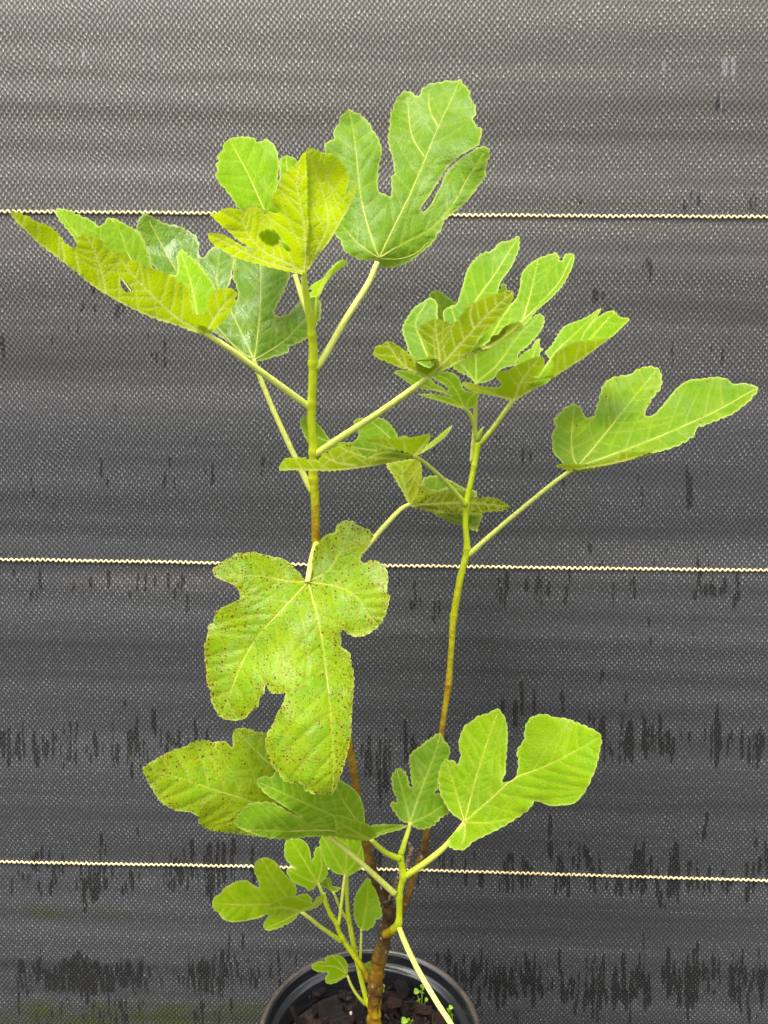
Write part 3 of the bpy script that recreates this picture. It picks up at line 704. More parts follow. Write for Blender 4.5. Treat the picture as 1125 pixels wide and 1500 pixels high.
rl = np.random.default_rng(11)
def secondaries(veins, poly):
    out = []
    ea, eb = poly, np.roll(poly, -1, 0)
    def isin(p):
        c = ((ea[:, 1] > p[1]) != (eb[:, 1] > p[1]))
        A, B = ea[c], eb[c]
        return (np.count_nonzero(p[0] < (B[:, 0]-A[:, 0])*(p[1]-A[:, 1])/(B[:, 1]-A[:, 1])+A[:, 0]) % 2) == 1
    for vi, v in enumerate(veins):
        L = np.hypot(*np.diff(v, axis=0).T).sum()
        if L < 45: continue
        others = np.vstack([o for j, o in enumerate(veins) if j != vi]+[np.full((1, 2), 1e6)])
        s = np.r_[0, np.cumsum(np.hypot(*np.diff(v, axis=0).T))]
        step = max(15, L*0.105); pos = L*0.10+rl.random()*step; side = 1 if rl.random() < .5 else -1
        while pos < L*0.95:
            for sd_ in (1, -1):
                q = pos+(step*0.5 if sd_ == side else 0)
                if q > L*0.96: continue
                p = np.array([np.interp(q, s, v[:, 0]), np.interp(q, s, v[:, 1])])
                e = np.array([np.interp(min(q+6, L), s, v[:, 0]), np.interp(min(q+6, L), s, v[:, 1])])
                b = np.array([np.interp(q-6, s, v[:, 0]), np.interp(q-6, s, v[:, 1])])
                a0 = math.atan2(*(e-b)[::-1]); ang = math.radians(56+rl.normal()*9)
                ln = [p.copy()]; bend = rl.normal()*0.8
                for k in range(60):
                    ang *= 0.985+0.006*bend
                    p = p+3.0*np.array([math.cos(a0+sd_*ang), math.sin(a0+sd_*ang)])
                    if k > 1 and (not isin(p) or ((others-p)**2).sum(1).min() < 12): break
                    ln.append(p.copy())
                    if k*3 > L*0.55: break
                if len(ln) > 3: out.append(np.array(ln))
            pos += step*(0.85+0.3*rl.random())
    return out

def blade(patches, crop, hue=0.5, rust=0.0, yel=0.0, sheen=0.3, teeth=0.9, h=2.1, seed=0, quilt=1.0):
    x0, y0, sc = crop
    T = lambda L: np.array([(x0+a[0]*sc, y0+a[1]*sc)+tuple(a[2:]) for a in L], float)
    AV, AF, base = [], [], 0
    att = {k: [] for k in ('hue', 'rust', 'yel', 'sheen', 'vein', 'edge')}; lps = []
    veinobjs = []
    for pi, pt in enumerate(patches):
        ctrl = T(pt['c']); fY = tps(ctrl)
        ol = crspline(T(pt['o']), 2.2, True)
        d = np.roll(ol, -1, 0)-np.roll(ol, 1, 0); nn = np.c_[d[:, 1], -d[:, 0]]/(np.hypot(*d.T)[:, None]+1e-6)
        area = 0.5*np.sum(ol[:, 0]*np.roll(ol[:, 1], -1)-np.roll(ol[:, 0], -1)*ol[:, 1])
        if area < 0: nn = -nn
        s = np.cumsum(np.hypot(*(ol-np.roll(ol, 1, 0)).T))
        tt = pt.get('teeth', teeth)
        per = 12.0 if abs(area) > 9000 else 8.0
        wv = vn(s/40, seed*3.1+pi, 0.5)
        th = 2.9*tt*np.clip(0.75+0.8*wv, 0.15, 1.6)*(np.abs(np.sin(s/per*math.pi+2.2*wv))**0.6-0.6)+0.5*tt*vn(s/7, 5.3+seed, pi+.4)
        for (qx, qy, qr) in pt.get('calm', []):
            dq = np.hypot(ol[:, 0]-(x0+qx*sc), ol[:, 1]-(y0+qy*sc)); th = th*(1-0.92/(1+np.exp((dq-qr*sc)/3)))
        ol = ol+nn*th[:, None]
        holes = [crspline(T(hh), 2.0, True) for hh in pt.get('holes', [])]
        mn, mx = ol.min(0), ol.max(0)
        gx, gy = np.meshgrid(np.arange(mn[0], mx[0], h), np.arange(mn[1], mx[1], h*0.866))
        gx[1::2] += h/2
        gp = np.c_[gx.ravel(), gy.ravel()]+rl.normal(size=(gx.size, 2))*h*0.10
        gp = gp[inside(gp, ol)]
        if len(gp): gp = gp[segdist(gp, np.vstack([ol, ol[:1]]))[0] > h*0.55]
        for ho in holes:
            gp = gp[~inside(gp, ho)]
        loops = [ol]+holes
        pts = np.vstack(loops+[gp]); edges = []; b0 = 0
        for lo in loops:
            edges += [(b0+i, b0+(i+1) % len(lo)) for i in range(len(lo))]; b0 += len(lo)
        r = delaunay_2d_cdt([Vector(p) for p in pts], edges, [], 1 if not holes else 0, 1e-5)
        vv = np.array([tuple(v) for v in r[0]]); ff = np.array([f for f in r[2] if len(f) == 3])
        cen = vv[ff].mean(1); keep = inside(cen, ol)
        for ho in holes: keep &= ~inside(cen, ho)
        ff = ff[keep]
        veins = [crspline(T(v), 3.0) for v in pt.get('v', [])]
        sec = secondaries(veins, ol)
        un = pt.get('side', 'up') != 'up'
        vf = np.zeros(len(vv)); dv = np.full(len(vv), 1e9)
        for v in veins:
            dd, fr = segdist(vv, v); wdt = (1.9 if un else 1.6)-0.8*fr
            vf = np.maximum(vf, np.exp(-(dd/wdt)**2)*(1-0.3*fr)); dv = np.minimum(dv, dd)
        for v in sec:
            dd, fr = segdist(vv, v)
            vf = np.maximum(vf, (0.72 if un else 0.38)*np.exp(-(dd/(1.15 if un else 1.1))**2)*(1-0.5*fr)); dv = np.minimum(dv, dd+0.8)
        de = segdist(vv, np.vstack([ol, ol[:1]]))[0]
        Y = fY(vv)
        up = pt.get('side', 'up') == 'up'
        size = math.sqrt(abs(area))
        k = 0.00055*quilt*min(1.0, size/120)
        bul = k*(1-np.exp(-(dv/5.0)**2)) if veins else 0
        Y = Y+(-bul if up else bul-0.0005*vf)
        big = vn(vv[:, 0]/60+seed*7, vv[:, 1]/60, pi*2.0+.3)
        sml = vn(vv[:, 0]/19+seed*7, vv[:, 1]/19, 9.4+pi)
        rip = vn(vv[:, 0]/24+seed*5, vv[:, 1]/24, 4.6+pi)
        Y = Y+big*0.0024*min(1, size/150)+sml*0.0006*quilt+rip*0.0030*np.exp(-de/10)*min(1, size/120)
        W = world_at(vv[:, 0], vv[:, 1], Y)
        # orientation: upper side towards the photographer, or the underside
        tri = W[ff]; nrm = np.cross(tri[:, 1]-tri[:, 0], tri[:, 2]-tri[:, 0]); view = tri.mean(1)-CAM
        if ((nrm*view).sum() < 0) != up: ff = ff[:, ::-1]
        AV.append(W); AF.append(ff+base); base += len(vv)
        ru = pt.get('rust', rust)
        att['hue'].append(np.full(len(vv), pt.get('hue', hue))+0.10*big)
        att['rust'].append(ru*(0.20+1.30*np.exp(-de/18)) if ru else np.zeros(len(vv)))
        att['yel'].append(np.full(len(vv), pt.get('yel', yel)))
        att['sheen'].append(np.full(len(vv), pt.get('sheen', sheen)))
        att['vein'].append(vf)
        att['edge'].append(np.exp(-(de/1.8)**2)*(0.9 if not pt.get('noedge') else 0))
        lps.append(np.c_[vv/100.0+seed*1.37, np.full(len(vv), pi*0.7)])
        for v in (veins if up else []):
            L = np.hypot(*np.diff(v, axis=0).T).sum()
            fr = np.r_[0, np.cumsum(np.hypot(*np.diff(v, axis=0).T))]/L
            Yv = fY(v)+vn(v[:, 0]/60+seed*7, v[:, 1]/60, pi*2.0+.3)*0.0024*min(1, size/150)
            r0 = min(2.1, 0.8+L/140)
            rp = r0*(1-0.8*fr)+0.22
            path = world_at(v[:, 0], v[:, 1], Yv+(0.00028 if up else -0.00025))
            veinobjs.append((path, rp*Yv/FPX*(0.56 if up else 0.85), pt.get('hue', hue)))
    return np.vstack(AV), np.vstack(AF), {k: np.concatenate(v) for k, v in att.items()}, np.vstack(lps), veinobjs

leaf_no = 0
def leaf(label, crop, patches, stalk=None, stalk_age=0.02, **kw):
    """a leaf: the blade, each main vein and the stalk. stalk: (px, py, Y, half width px)"""
    global leaf_no
    leaf_no += 1
    V, F, att, lp, vo = blade(patches, crop, seed=leaf_no, **kw)
    a = dict(att); a['lp'] = lp
    lf = part('leaf', mesh_from('leaf', V, F, attrs=a), fig, M_LEAF, label)
    for path, rad, hu in vo:
        if len(path) < 3: continue
        v, f, idx = tube(path, rad, 6)
        part('vein', mesh_from('vein', v, f, attrs={'hue': np.full(len(v), hu)}), lf, M_VEIN)
    if stalk:
        stem('leaf_stalk', [tuple(s)+((stalk_age,) if len(s) == 4 else ()) for s in stalk], lf, lump=0.02, sides=10)
    return lf

K1 = (300, 190, 240/1125); K2 = (470, 110, 260/1125); K3 = (10, 300, 350/1125); K4 = (190, 300, 330/1125)
K5 = (540, 340, 310/1125); K6 = (570, 440, .32); K7 = (400, 600, .32); K8 = (200, 1060, 410/1125)
M1 = (300, 1200, 280/1125); N1 = (400, 370, .16); KD = (760, 500, 365/1125); KE = (280, 740, 320/1091); KG = (540, 1020, .32)

leaf('tall broad leaf at the very top, deeply cut, upper side showing', K2, [dict(
    o=[(345, 1168), (290, 1172), (230, 1163), (180, 1135), (140, 1100), (130, 1060), (110, 1030), (90, 1010), (60, 960), (40, 880), (60, 800), (100, 700), (90, 600), (50, 530), (25, 480), (30, 430), (80, 405), (85, 345), (115, 310), (120, 265), (160, 235), (178, 212), (205, 232), (245, 245), (275, 275), (310, 310), (330, 350), (360, 390), (378, 440), (385, 490), (370, 560), (362, 640), (362, 720), (385, 752), (410, 755), (438, 772), (450, 740), (448, 650), (465, 620), (455, 530), (435, 460), (425, 400), (435, 330), (440, 260), (460, 200), (480, 150), (540, 100), (590, 120), (620, 138), (640, 90), (690, 55), (740, 50), (800, 35), (850, 40), (880, 28), (905, 60), (940, 95), (950, 150), (975, 190), (982, 235), (965, 285), (985, 320), (1022, 345), (1010, 400), (1000, 438),
       (930, 483), (870, 518), (800, 588), (755, 655), (700, 750), (640, 835), (628, 862), (652, 862), (690, 830), (735, 745), (765, 695), (775, 655), (808, 604), (878, 534), (942, 494), (1005, 455), (1060, 460), (1065, 520), (1045, 580), (1040, 640), (1000, 700), (950, 770), (880, 840), (775, 930), (770, 960), (740, 1010), (700, 1070), (640, 1120), (560, 1185), (500, 1205), (440, 1222), (390, 1215), (365, 1195), (362, 1172)],
    calm=[(700, 760, 130), (880, 540, 130)],
    c=[(370, 1160, .446), (880, 40, .505), (180, 215, .492), (1062, 480, .468), (440, 1222, .456), (100, 1000, .462), (440, 770, .468), (700, 1060, .462), (655, 550, .478), (540, 110, .508), (940, 640, .474), (240, 660, .470)],
    v=[[(370, 1160), (330, 1060), (265, 830), (240, 660), (215, 420), (180, 220)], [(370, 1160), (460, 970), (560, 770), (655, 550), (740, 340), (830, 150), (878, 45)], [(370, 1160), (500, 1080), (700, 970), (830, 830), (940, 640), (1030, 500)], [(375, 1165), (500, 1165), (600, 1130), (700, 1040)], [(365, 1158), (250, 1080), (130, 950)], [(660, 525), (580, 390), (548, 150)], [(745, 330), (690, 220), (685, 95)]])],
    [(553, 384, .447, 3.9), (540, 414, .446, 4.2), (505, 470, .442, 4.6), (470, 530, .438, 5.2, .08), (462, 540, .437, 5.2, .2)], hue=0.30, sheen=0.45)

leaf('rounded pale leaf behind the lime leaf at the stem tip', K1, [dict(
    o=[(480, 600), (400, 620), (300, 590), (240, 545), (215, 520), (180, 460), (130, 400), (90, 350), (72, 300), (90, 290), (75, 240), (95, 215), (85, 175), (120, 150), (125, 110), (165, 65), (230, 50), (290, 48), (340, 60), (365, 88), (415, 65), (455, 85), (490, 130), (505, 190), (510, 250), (500, 320), (503, 380), (490, 430), (508, 400), (514, 300), (512, 215), (550, 178), (600, 188), (635, 215), (660, 300), (640, 420), (640, 600), (650, 800), (620, 960), (560, 900), (520, 760)],
    c=[(620, 960, .430), (400, 540, .425), (170, 70, .455), (75, 260, .425), (510, 250, .455), (220, 520, .415), (600, 190, .462)],
    v=[[(610, 960), (480, 700), (400, 530), (300, 310), (172, 72)], [(610, 960), (590, 600), (560, 190)]])],
    [(432, 402, .431, 3.4), (444, 440, .431, 4.0), (455, 468, .432, 4.4)], hue=0.72, sheen=0.35, quilt=1.5)

leaf('bright lime leaf cupped over the stem tip, veined underside showing', K1, [
    dict(side='un', o=[(685, 985), (580, 975), (470, 950), (300, 905), (200, 870), (130, 830), (50, 780), (20, 715), (120, 718), (170, 745), (220, 775), (265, 800), (325, 834), (330, 826), (265, 780), (200, 735), (150, 685), (90, 635), (35, 575), (75, 580), (120, 548), (200, 540), (270, 555), (310, 520), (380, 540), (440, 560), (505, 572), (455, 500), (460, 455), (505, 400), (525, 340), (570, 275), (640, 225), (650, 200), (690, 155), (702, 200), (712, 400), (714, 560), (722, 640), (708, 760), (698, 900)],
         holes=[[(505, 755), (540, 775), (575, 800), (592, 825), (575, 838), (545, 815), (515, 785)]],
         c=[(685, 975, .425), (690, 160, .372), (35, 575, .372), (20, 715, .378), (500, 570, .378), (400, 800, .392), (300, 900, .402), (712, 560, .404), (640, 400, .384)],
         v=[[(685, 975), (560, 910), (400, 830), (300, 720), (240, 580)], [(685, 978), (400, 900), (200, 800), (45, 722)], [(686, 975), (687, 700), (655, 500), (632, 370), (650, 230)]]),
    dict(o=[(362, 695), (385, 668), (440, 660), (490, 683), (510, 718), (494, 752), (450, 768), (395, 742)],  # oval patch added behind the blade to block light, making a dark spot
         c=[(685, 975, .4275), (690, 160, .3745), (35, 575, .3745), (20, 715, .3805), (500, 570, .3805), (400, 800, .3945), (300, 900, .4045), (712, 560, .4065), (640, 400, .3865)], hue=.5, noedge=True),
    dict(side='un', o=[(700, 130), (740, 130), (790, 150), (830, 165), (880, 165), (920, 200), (960, 245), (985, 290), (990, 340), (975, 400), (968, 445), (1010, 400), (1050, 355), (1045, 410), (1010, 490), (960, 590), (905, 685), (860, 760), (780, 860), (705, 970), (690, 985), (695, 900), (702, 760), (715, 640), (708, 560), (706, 400), (697, 200)],
         c=[(690, 160, .373), (990, 340, .396), (840, 500, .388), (1050, 355, .425), (700, 970, .425), (712, 560, .404), (860, 180, .378), (880, 720, .418)],
         v=[[(690, 975), (780, 800), (845, 640), (820, 470), (760, 290), (708, 140)], [(690, 960), (708, 700), (710, 500), (700, 250)], [(692, 978), (860, 740), (960, 570), (1045, 365)]])],
    hue=0.95, yel=0.4, sheen=0.25, quilt=1.0)

leaf('long folded lime leaf reaching far out beside the top marker yarn', K3, [
    dict(o=[(232, 22), (290, 25), (330, 45), (390, 70), (440, 100), (480, 62), (520, 70), (570, 100), (610, 120), (640, 160), (660, 220), (690, 300), (760, 420), (800, 520), (700, 500), (560, 440), (400, 340), (330, 220), (325, 175), (280, 110), (240, 60)],
         holes=[[(525, 325), (560, 345), (605, 400), (595, 425), (545, 420), (520, 375)]],
         c=[(235, 25, .425), (440, 100, .432), (640, 160, .448), (690, 320, .432), (330, 200, .405), (800, 520, .412), (560, 440, .402)],
         v=[[(760, 480), (620, 300), (570, 230), (530, 120), (490, 65)], [(600, 430), (470, 240), (445, 180), (440, 105)], [(500, 380), (360, 180), (240, 30)]], hue=0.62, sheen=.45),
    dict(o=[(750, 325), (800, 330), (805, 240), (820, 212), (860, 240), (900, 280), (950, 340), (980, 390), (990, 450), (960, 560), (895, 560), (850, 500), (820, 420), (780, 370)],
         c=[(895, 540, .406), (815, 212, .440), (980, 390, .428), (750, 325, .428), (900, 360, .426)],
         v=[[(898, 530), (870, 380), (817, 216)]], hue=0.7, sheen=.4),
    dict(side='un', o=[(938, 610), (880, 597), (800, 567), (700, 537), (600, 492), (500, 442), (400, 377), (320, 312), (230, 242), (150, 182), (90, 122), (40, 75), (16, 30), (60, 40), (100, 55), (140, 80), (190, 95), (230, 125), (265, 165), (275, 182), (325, 202), (328, 165), (345, 140), (370, 130), (410, 145), (450, 175), (490, 215), (512, 240), (515, 212), (540, 230), (580, 255), (640, 280), (690, 303), (740, 315), (790, 345), (840, 380), (860, 405), (868, 470), (885, 512), (915, 515), (940, 490), (945, 450), (960, 420), (990, 400), (1040, 393), (1080, 410), (1075, 450), (1050, 510), (1010, 560), (970, 592)],
         holes=[[(540, 342), (565, 370), (590, 402), (570, 413), (548, 400), (535, 370)]],
         c=[(935, 608, .410), (400, 375, .396), (18, 30, .372), (370, 130, .364), (520, 240, .366), (700, 305, .370), (860, 450, .386), (1080, 410, .388), (700, 535, .404), (250, 130, .366)],
         v=[[(935, 606), (800, 565), (600, 490), (400, 375), (230, 240), (90, 121), (22, 36)], [(935, 605), (820, 545), (700, 440), (610, 350), (525, 245)], [(465, 415), (440, 300), (400, 190), (370, 138)], [(340, 325), (320, 215)], [(270, 262), (258, 175)], [(937, 604), (1000, 500), (1070, 420)]], hue=0.82, yel=0.2)],
    [(301, 489, .410, 4.0), (330, 507, .413, 4.4), (380, 543, .424, 4.8), (449, 593, .440, 5.0, .1), (456, 598, .441, 5.0, .25)], sheen=0.3, quilt=1.0)

leaf('dull grey green leaf with brownish lobe tucked behind the folded lime leaf', K4, [dict(
    o=[(625, 778), (590, 765), (545, 720), (500, 690), (440, 650), (400, 620), (330, 540), (250, 440), (180, 360), (125, 315), (100, 260), (65, 180), (35, 120), (45, 75), (75, 45), (120, 65), (180, 95), (240, 105), (290, 130), (325, 150), (345, 190), (345, 250), (365, 265), (390, 240), (410, 215), (450, 215), (500, 245), (520, 268), (520, 315), (505, 380), (490, 415), (510, 450), (530, 478), (541, 460), (540, 430), (525, 390), (513, 350), (524, 290), (532, 250), (600, 200), (680, 180), (760, 240), (800, 340), (795, 370), (775, 420), (745, 480), (722, 545), (760, 555), (810, 530), (850, 480), (900, 455), (945, 470), (952, 560), (940, 585), (890, 660), (840, 690), (795, 710), (790, 735), (720, 760), (650, 780)],
    c=[(625, 775, .438), (650, 200, .500), (75, 45, .502), (450, 230, .498), (950, 500, .468), (440, 650, .455), (345, 250, .500), (800, 350, .490), (700, 760, .450), (650, 480, .462)],
    v=[[(622, 772), (645, 600), (655, 400), (650, 205)], [(620, 772), (560, 740), (440, 615), (260, 370), (170, 220), (95, 75)], [(628, 772), (760, 690), (850, 600), (935, 510)], [(620, 770), (520, 560), (440, 400), (450, 230)]])],
    [(372, 526, .438, 2.6), (379, 548, .440, 3.6), (400, 600, .443, 3.8), (430, 665, .446, 4.2), (454, 714, .448, 5.0, .1), (459, 722, .448, 5.0, .3)], hue=0.08, rust=0.03, sheen=0.95)

leaf('tiny curled young leaf beside the stem tip', N1, [dict(
    side='un', o=[(395, 402), (330, 408), (335, 370), (358, 352), (352, 335), (328, 335), (345, 305), (400, 265), (450, 240), (490, 190), (540, 130), (590, 85), (625, 72), (660, 68), (682, 90), (640, 130), (560, 190), (500, 260), (460, 320), (430, 390)],
    c=[(400, 400, .432), (670, 80, .418), (330, 400, .436), (450, 240, .440), (540, 190, .420)],
    v=[[(410, 400), (425, 330), (470, 260), (560, 170), (665, 82)]])],
    [(465, 434, .432, 2.6, .2), (462, 455, .432, 2.8, .22), (459, 476, .433, 3.2, .24)], hue=0.85, teeth=0.4)

# ---- the slim stem's crown and the leaf in front of it
leaf('bright leaf at the back of the slim stem crown', K5, [
    dict(o=[(572, 802), (540, 772), (480, 742), (450, 722), (455, 660), (540, 560), (680, 500), (815, 470), (870, 452), (910, 433), (932, 450), (932, 490), (905, 540), (870, 580), (830, 620), (800, 640), (790, 690), (780, 710), (740, 715), (690, 740), (670, 775), (620, 797)],
         c=[(572, 800, .492), (910, 440, .520), (570, 560, .515), (455, 700, .500), (780, 700, .500), (690, 640, .512)],
         v=[[(574, 798), (680, 710), (790, 560), (905, 445)], [(572, 798), (570, 660), (570, 570)], [(570, 798), (520, 735), (460, 675)]]),
    dict(o=[(318, 352), (350, 310), (400, 330), (440, 360), (465, 382), (455, 450), (480, 560), (450, 640), (390, 560), (362, 465), (358, 380)],
         c=[(350, 312, .520), (465, 382, .520), (450, 640, .512), (360, 465, .512)], v=[[(445, 630), (400, 460), (352, 318)]], hue=.45),
    dict(o=[(665, 330), (700, 300), (715, 270), (735, 300), (720, 340), (690, 400), (650, 420)],
         c=[(700, 300, .515), (735, 300, .515), (650, 420, .512), (690, 400, .513)], hue=.4)],
    [(697.8, 560, .493, 3.0), (697, 590, .497, 3.2), (695, 630, .506, 3.2), (691, 676, .509, 3.6)], hue=0.62, sheen=0.3)

leaf('small deeply cut leaf low in the slim stem crown', K6, [dict(
    o=[(345, 496), (290, 482), (240, 464), (180, 447), (132, 430), (190, 429), (250, 438), (282, 444), (240, 420), (150, 405), (100, 385), (60, 355), (22, 330), (40, 320), (90, 325), (140, 340), (190, 356), (210, 380), (250, 402), (270, 420), (270, 402), (228, 372), (198, 352), (210, 340), (270, 327), (310, 345), (330, 380), (345, 410), (380, 420), (412, 428), (400, 460), (392, 485)],
    c=[(345, 495, .492), (30, 328, .466), (270, 330, .490), (410, 430, .488), (140, 430, .472)],
    v=[[(345, 493), (250, 430), (130, 378), (32, 330)], [(345, 493), (310, 420), (270, 365), (225, 345)], [(343, 494), (230, 455), (145, 432)], [(346, 493), (375, 440), (395, 428)]])],
    [(681, 598, .492, 2.4, .12), (688, 606, .495, 2.8, .14), (694, 622, .499, 3.0, .18), (698, 640, .502, 3.4, .2)], hue=0.66, teeth=0.5)

leaf('pale lime leaf spreading sideways from the slim stem tip, folded along its midrib', K6, [
    dict(o=[(588, 300), (595, 255), (620, 235), (650, 220), (670, 185), (688, 174), (690, 212), (706, 224), (690, 240), (700, 300), (650, 340), (600, 340)],
         c=[(590, 300, .500), (688, 176, .508), (700, 300, .492), (600, 340, .494)], v=[[(640, 330), (660, 250), (686, 180)]], hue=.6, sheen=.6),
    dict(o=[(660, 360), (640, 400), (720, 380), (760, 330), (860, 240), (900, 160), (915, 118), (955, 70), (970, 36), (900, 78), (850, 98), (800, 120), (770, 160), (740, 210), (715, 240), (735, 270), (700, 320)],
         c=[(660, 360, .486), (970, 38, .500), (770, 160, .510), (720, 240, .502), (860, 240, .488)], v=[[(665, 380), (760, 240), (860, 145), (964, 44)]], hue=.6, sheen=.4),
    dict(o=[(878, 186), (890, 150), (905, 128), (940, 90), (990, 55), (1030, 48), (1055, 75), (1100, 84), (1070, 120), (1000, 180), (950, 195), (900, 200)],
         c=[(880, 186, .486), (1030, 50, .488), (1098, 86, .470), (1000, 180, .470)], v=[[(900, 200), (980, 110), (1030, 55)]], hue=.6),
    dict(side='un', o=[(570, 460), (500, 442), (420, 427), (360, 407), (333, 376), (360, 375), (420, 392), (470, 398), (505, 395), (514, 380), (488, 350), (500, 330), (540, 320), (580, 300), (640, 270), (680, 258), (706, 264), (710, 300), (690, 335), (663, 356), (700, 352), (735, 325), (752, 290), (745, 275), (760, 245), (800, 215), (850, 190), (900, 182), (950, 182), (1010, 172), (960, 212), (900, 257), (800, 322), (700, 387), (620, 432)],
         c=[(570, 458, .490), (335, 378, .470), (500, 330, .466), (680, 260, .464), (800, 215, .462), (1005, 175, .470), (800, 320, .480), (680, 380, .484)],
         v=[[(570, 457), (700, 383), (850, 286), (1000, 179)], [(572, 455), (600, 380), (640, 320), (685, 266)], [(568, 457), (450, 418), (345, 382)]], hue=.66)],
    [(752, 586, .490, 3.0, .1), (742, 600, .491, 3.4, .1), (722, 628, .497, 3.6, .14), (703, 650, .502, 4.0, .2)], hue=0.66, sheen=0.25, teeth=0.6)

leaf('olive backed leaf held out between the two stems, underside showing', K5, [
    dict(o=[(270, 700), (215, 640), (200, 590), (180, 530), (185, 490), (210, 450), (240, 405), (290, 370), (330, 350), (362, 375), (366, 460), (380, 540), (370, 650), (330, 720)],
         c=[(270, 668, .398), (180, 500, .428), (330, 352, .442), (366, 460, .425), (370, 650, .405)], v=[[(330, 700), (280, 580), (250, 480), (310, 370)]], hue=.18, sheen=.55),
    dict(o=[(400, 465), (398, 420), (430, 395), (466, 384), (472, 375), (490, 320), (510, 250), (525, 200), (560, 150), (600, 115), (650, 100), (700, 55), (750, 45), (796, 20), (800, 80), (780, 140), (750, 200), (700, 270), (680, 340), (620, 420), (560, 500), (480, 540), (430, 520)],
         c=[(440, 480, .420), (796, 22, .464), (525, 200, .462), (680, 340, .425), (500, 520, .410), (600, 115, .466), (780, 140, .452)],
         v=[[(480, 520), (560, 380), (680, 210), (792, 28)], [(470, 500), (440, 400)]], hue=.25, sheen=.55),
    dict(o=[(600, 612), (640, 592), (680, 545), (740, 497), (815, 497), (900, 412), (1000, 322), (1050, 252), (1085, 180), (1092, 120), (1050, 116), (1022, 156), (1000, 113), (960, 120), (900, 140), (850, 175), (815, 220), (805, 290), (790, 340), (770, 370), (700, 420), (600, 520), (560, 590)],
         c=[(600, 610, .412), (1090, 120, .430), (815, 495, .410), (790, 340, .432), (900, 140, .446), (1000, 115, .440), (680, 500, .414), (960, 350, .412)],
         v=[[(600, 608), (720, 530), (820, 470), (920, 370), (1010, 270), (1080, 130)], [(820, 470), (860, 330), (900, 150)], [(640, 585), (700, 470), (780, 360)]], hue=.38, sheen=.4),
    dict(side='un', o=[(598, 614), (640, 585), (655, 552), (690, 545), (710, 515), (740, 492), (805, 478), (818, 500), (770, 548), (700, 588), (650, 614), (615, 630)],
         c=[(600, 614, .410), (805, 480, .404), (650, 614, .409), (690, 545, .396), (760, 550, .408)], v=[[(612, 622), (700, 570), (800, 492)]], hue=.1, rust=.08),
    dict(side='un', o=[(312, 774), (240, 747), (160, 717), (90, 687), (40, 667), (26, 640), (38, 610), (75, 595), (100, 578), (150, 600), (185, 625), (230, 660), (265, 674), (300, 665), (318, 650), (310, 620), (290, 570), (263, 525), (280, 495), (330, 465), (365, 462), (410, 475), (455, 484), (490, 445), (510, 405), (550, 375), (600, 355), (650, 330), (700, 322), (750, 308), (772, 325), (765, 360), (740, 400), (700, 450), (650, 510), (600, 560), (580, 590), (602, 612), (640, 614), (560, 652), (480, 694), (400, 737), (340, 770)],
         c=[(312, 772, .410), (40, 630, .374), (290, 500, .376), (500, 400, .380), (765, 325, .386), (602, 612, .411), (450, 600, .396), (400, 735, .410), (160, 715, .392)],
         v=[[(315, 768), (400, 690), (500, 580), (620, 450), (700, 375), (762, 325)], [(318, 768), (450, 702), (560, 645), (625, 615)], [(380, 705), (370, 600), (360, 540), (355, 470)], [(310, 768), (190, 710), (130, 640), (100, 585)], [(560, 510), (540, 440), (550, 385)]], hue=.22, rust=.03, yel=.25)],
    [(627, 553, .410, 4.2), (600, 573, .416, 4.6), (550, 608, .428, 4.8), (500, 640, .438, 5.0), (468, 662, .444, 5.4, .1), (461, 667, .445, 5.2, .25)], sheen=0.5, hue=.25, quilt=0.9)

leaf('broad single leaf standing far out on the long stalk of the slim stem', KD, [
    dict(o=[(275, 575), (215, 570), (190, 540), (155, 500), (152, 460), (150, 420), (165, 390), (160, 350), (185, 325), (210, 300), (250, 282), (280, 300), (300, 340), (335, 340), (350, 300), (368, 240), (380, 200), (420, 165), (460, 155), (500, 150), (540, 125), (600, 112), (635, 130), (645, 170), (640, 210), (600, 260), (575, 310), (570, 335), (600, 335), (640, 300), (680, 250), (720, 205), (770, 175), (830, 168), (880, 162), (940, 170), (970, 192), (1020, 188), (1080, 212), (1050, 260), (1010, 295), (960, 330), (900, 355), (850, 375), (800, 395), (795, 420), (740, 460), (640, 496), (580, 505), (500, 520), (400, 550), (320, 570)],
         c=[(265, 565, .470), (600, 115, .528), (250, 285, .520), (152, 440, .498), (1075, 212, .478), (830, 168, .508), (640, 480, .462), (570, 330, .492), (760, 380, .470), (850, 372, .466)],
         v=[[(270, 562), (420, 380), (530, 240), (620, 132)], [(272, 565), (400, 520), (560, 460), (750, 380), (900, 310), (1070, 213)], [(262, 560), (245, 520), (238, 440), (250, 300)]]),
    dict(side='un', o=[(168, 560), (200, 552), (280, 555), (340, 551), (400, 536), (440, 520), (460, 504), (520, 500), (600, 496), (642, 495), (560, 522), (440, 552), (340, 577), (260, 588), (210, 580)],
         c=[(168, 560, .462), (260, 586, .470), (640, 496, .462), (450, 512, .454), (340, 551, .460), (440, 552, .466)], v=[[(262, 580), (400, 555), (540, 520), (620, 500)]], hue=.25, rust=.06)],
    [(839, 688, .470, 2.8), (825, 697, .472, 3.2), (760, 749, .488, 3.4), (710, 792, .500, 3.8), (691, 809, .504, 4.4, .1), (685, 814, .505, 4.4, .25)], hue=0.30, rust=0.035, yel=0.1, sheen=0.65)

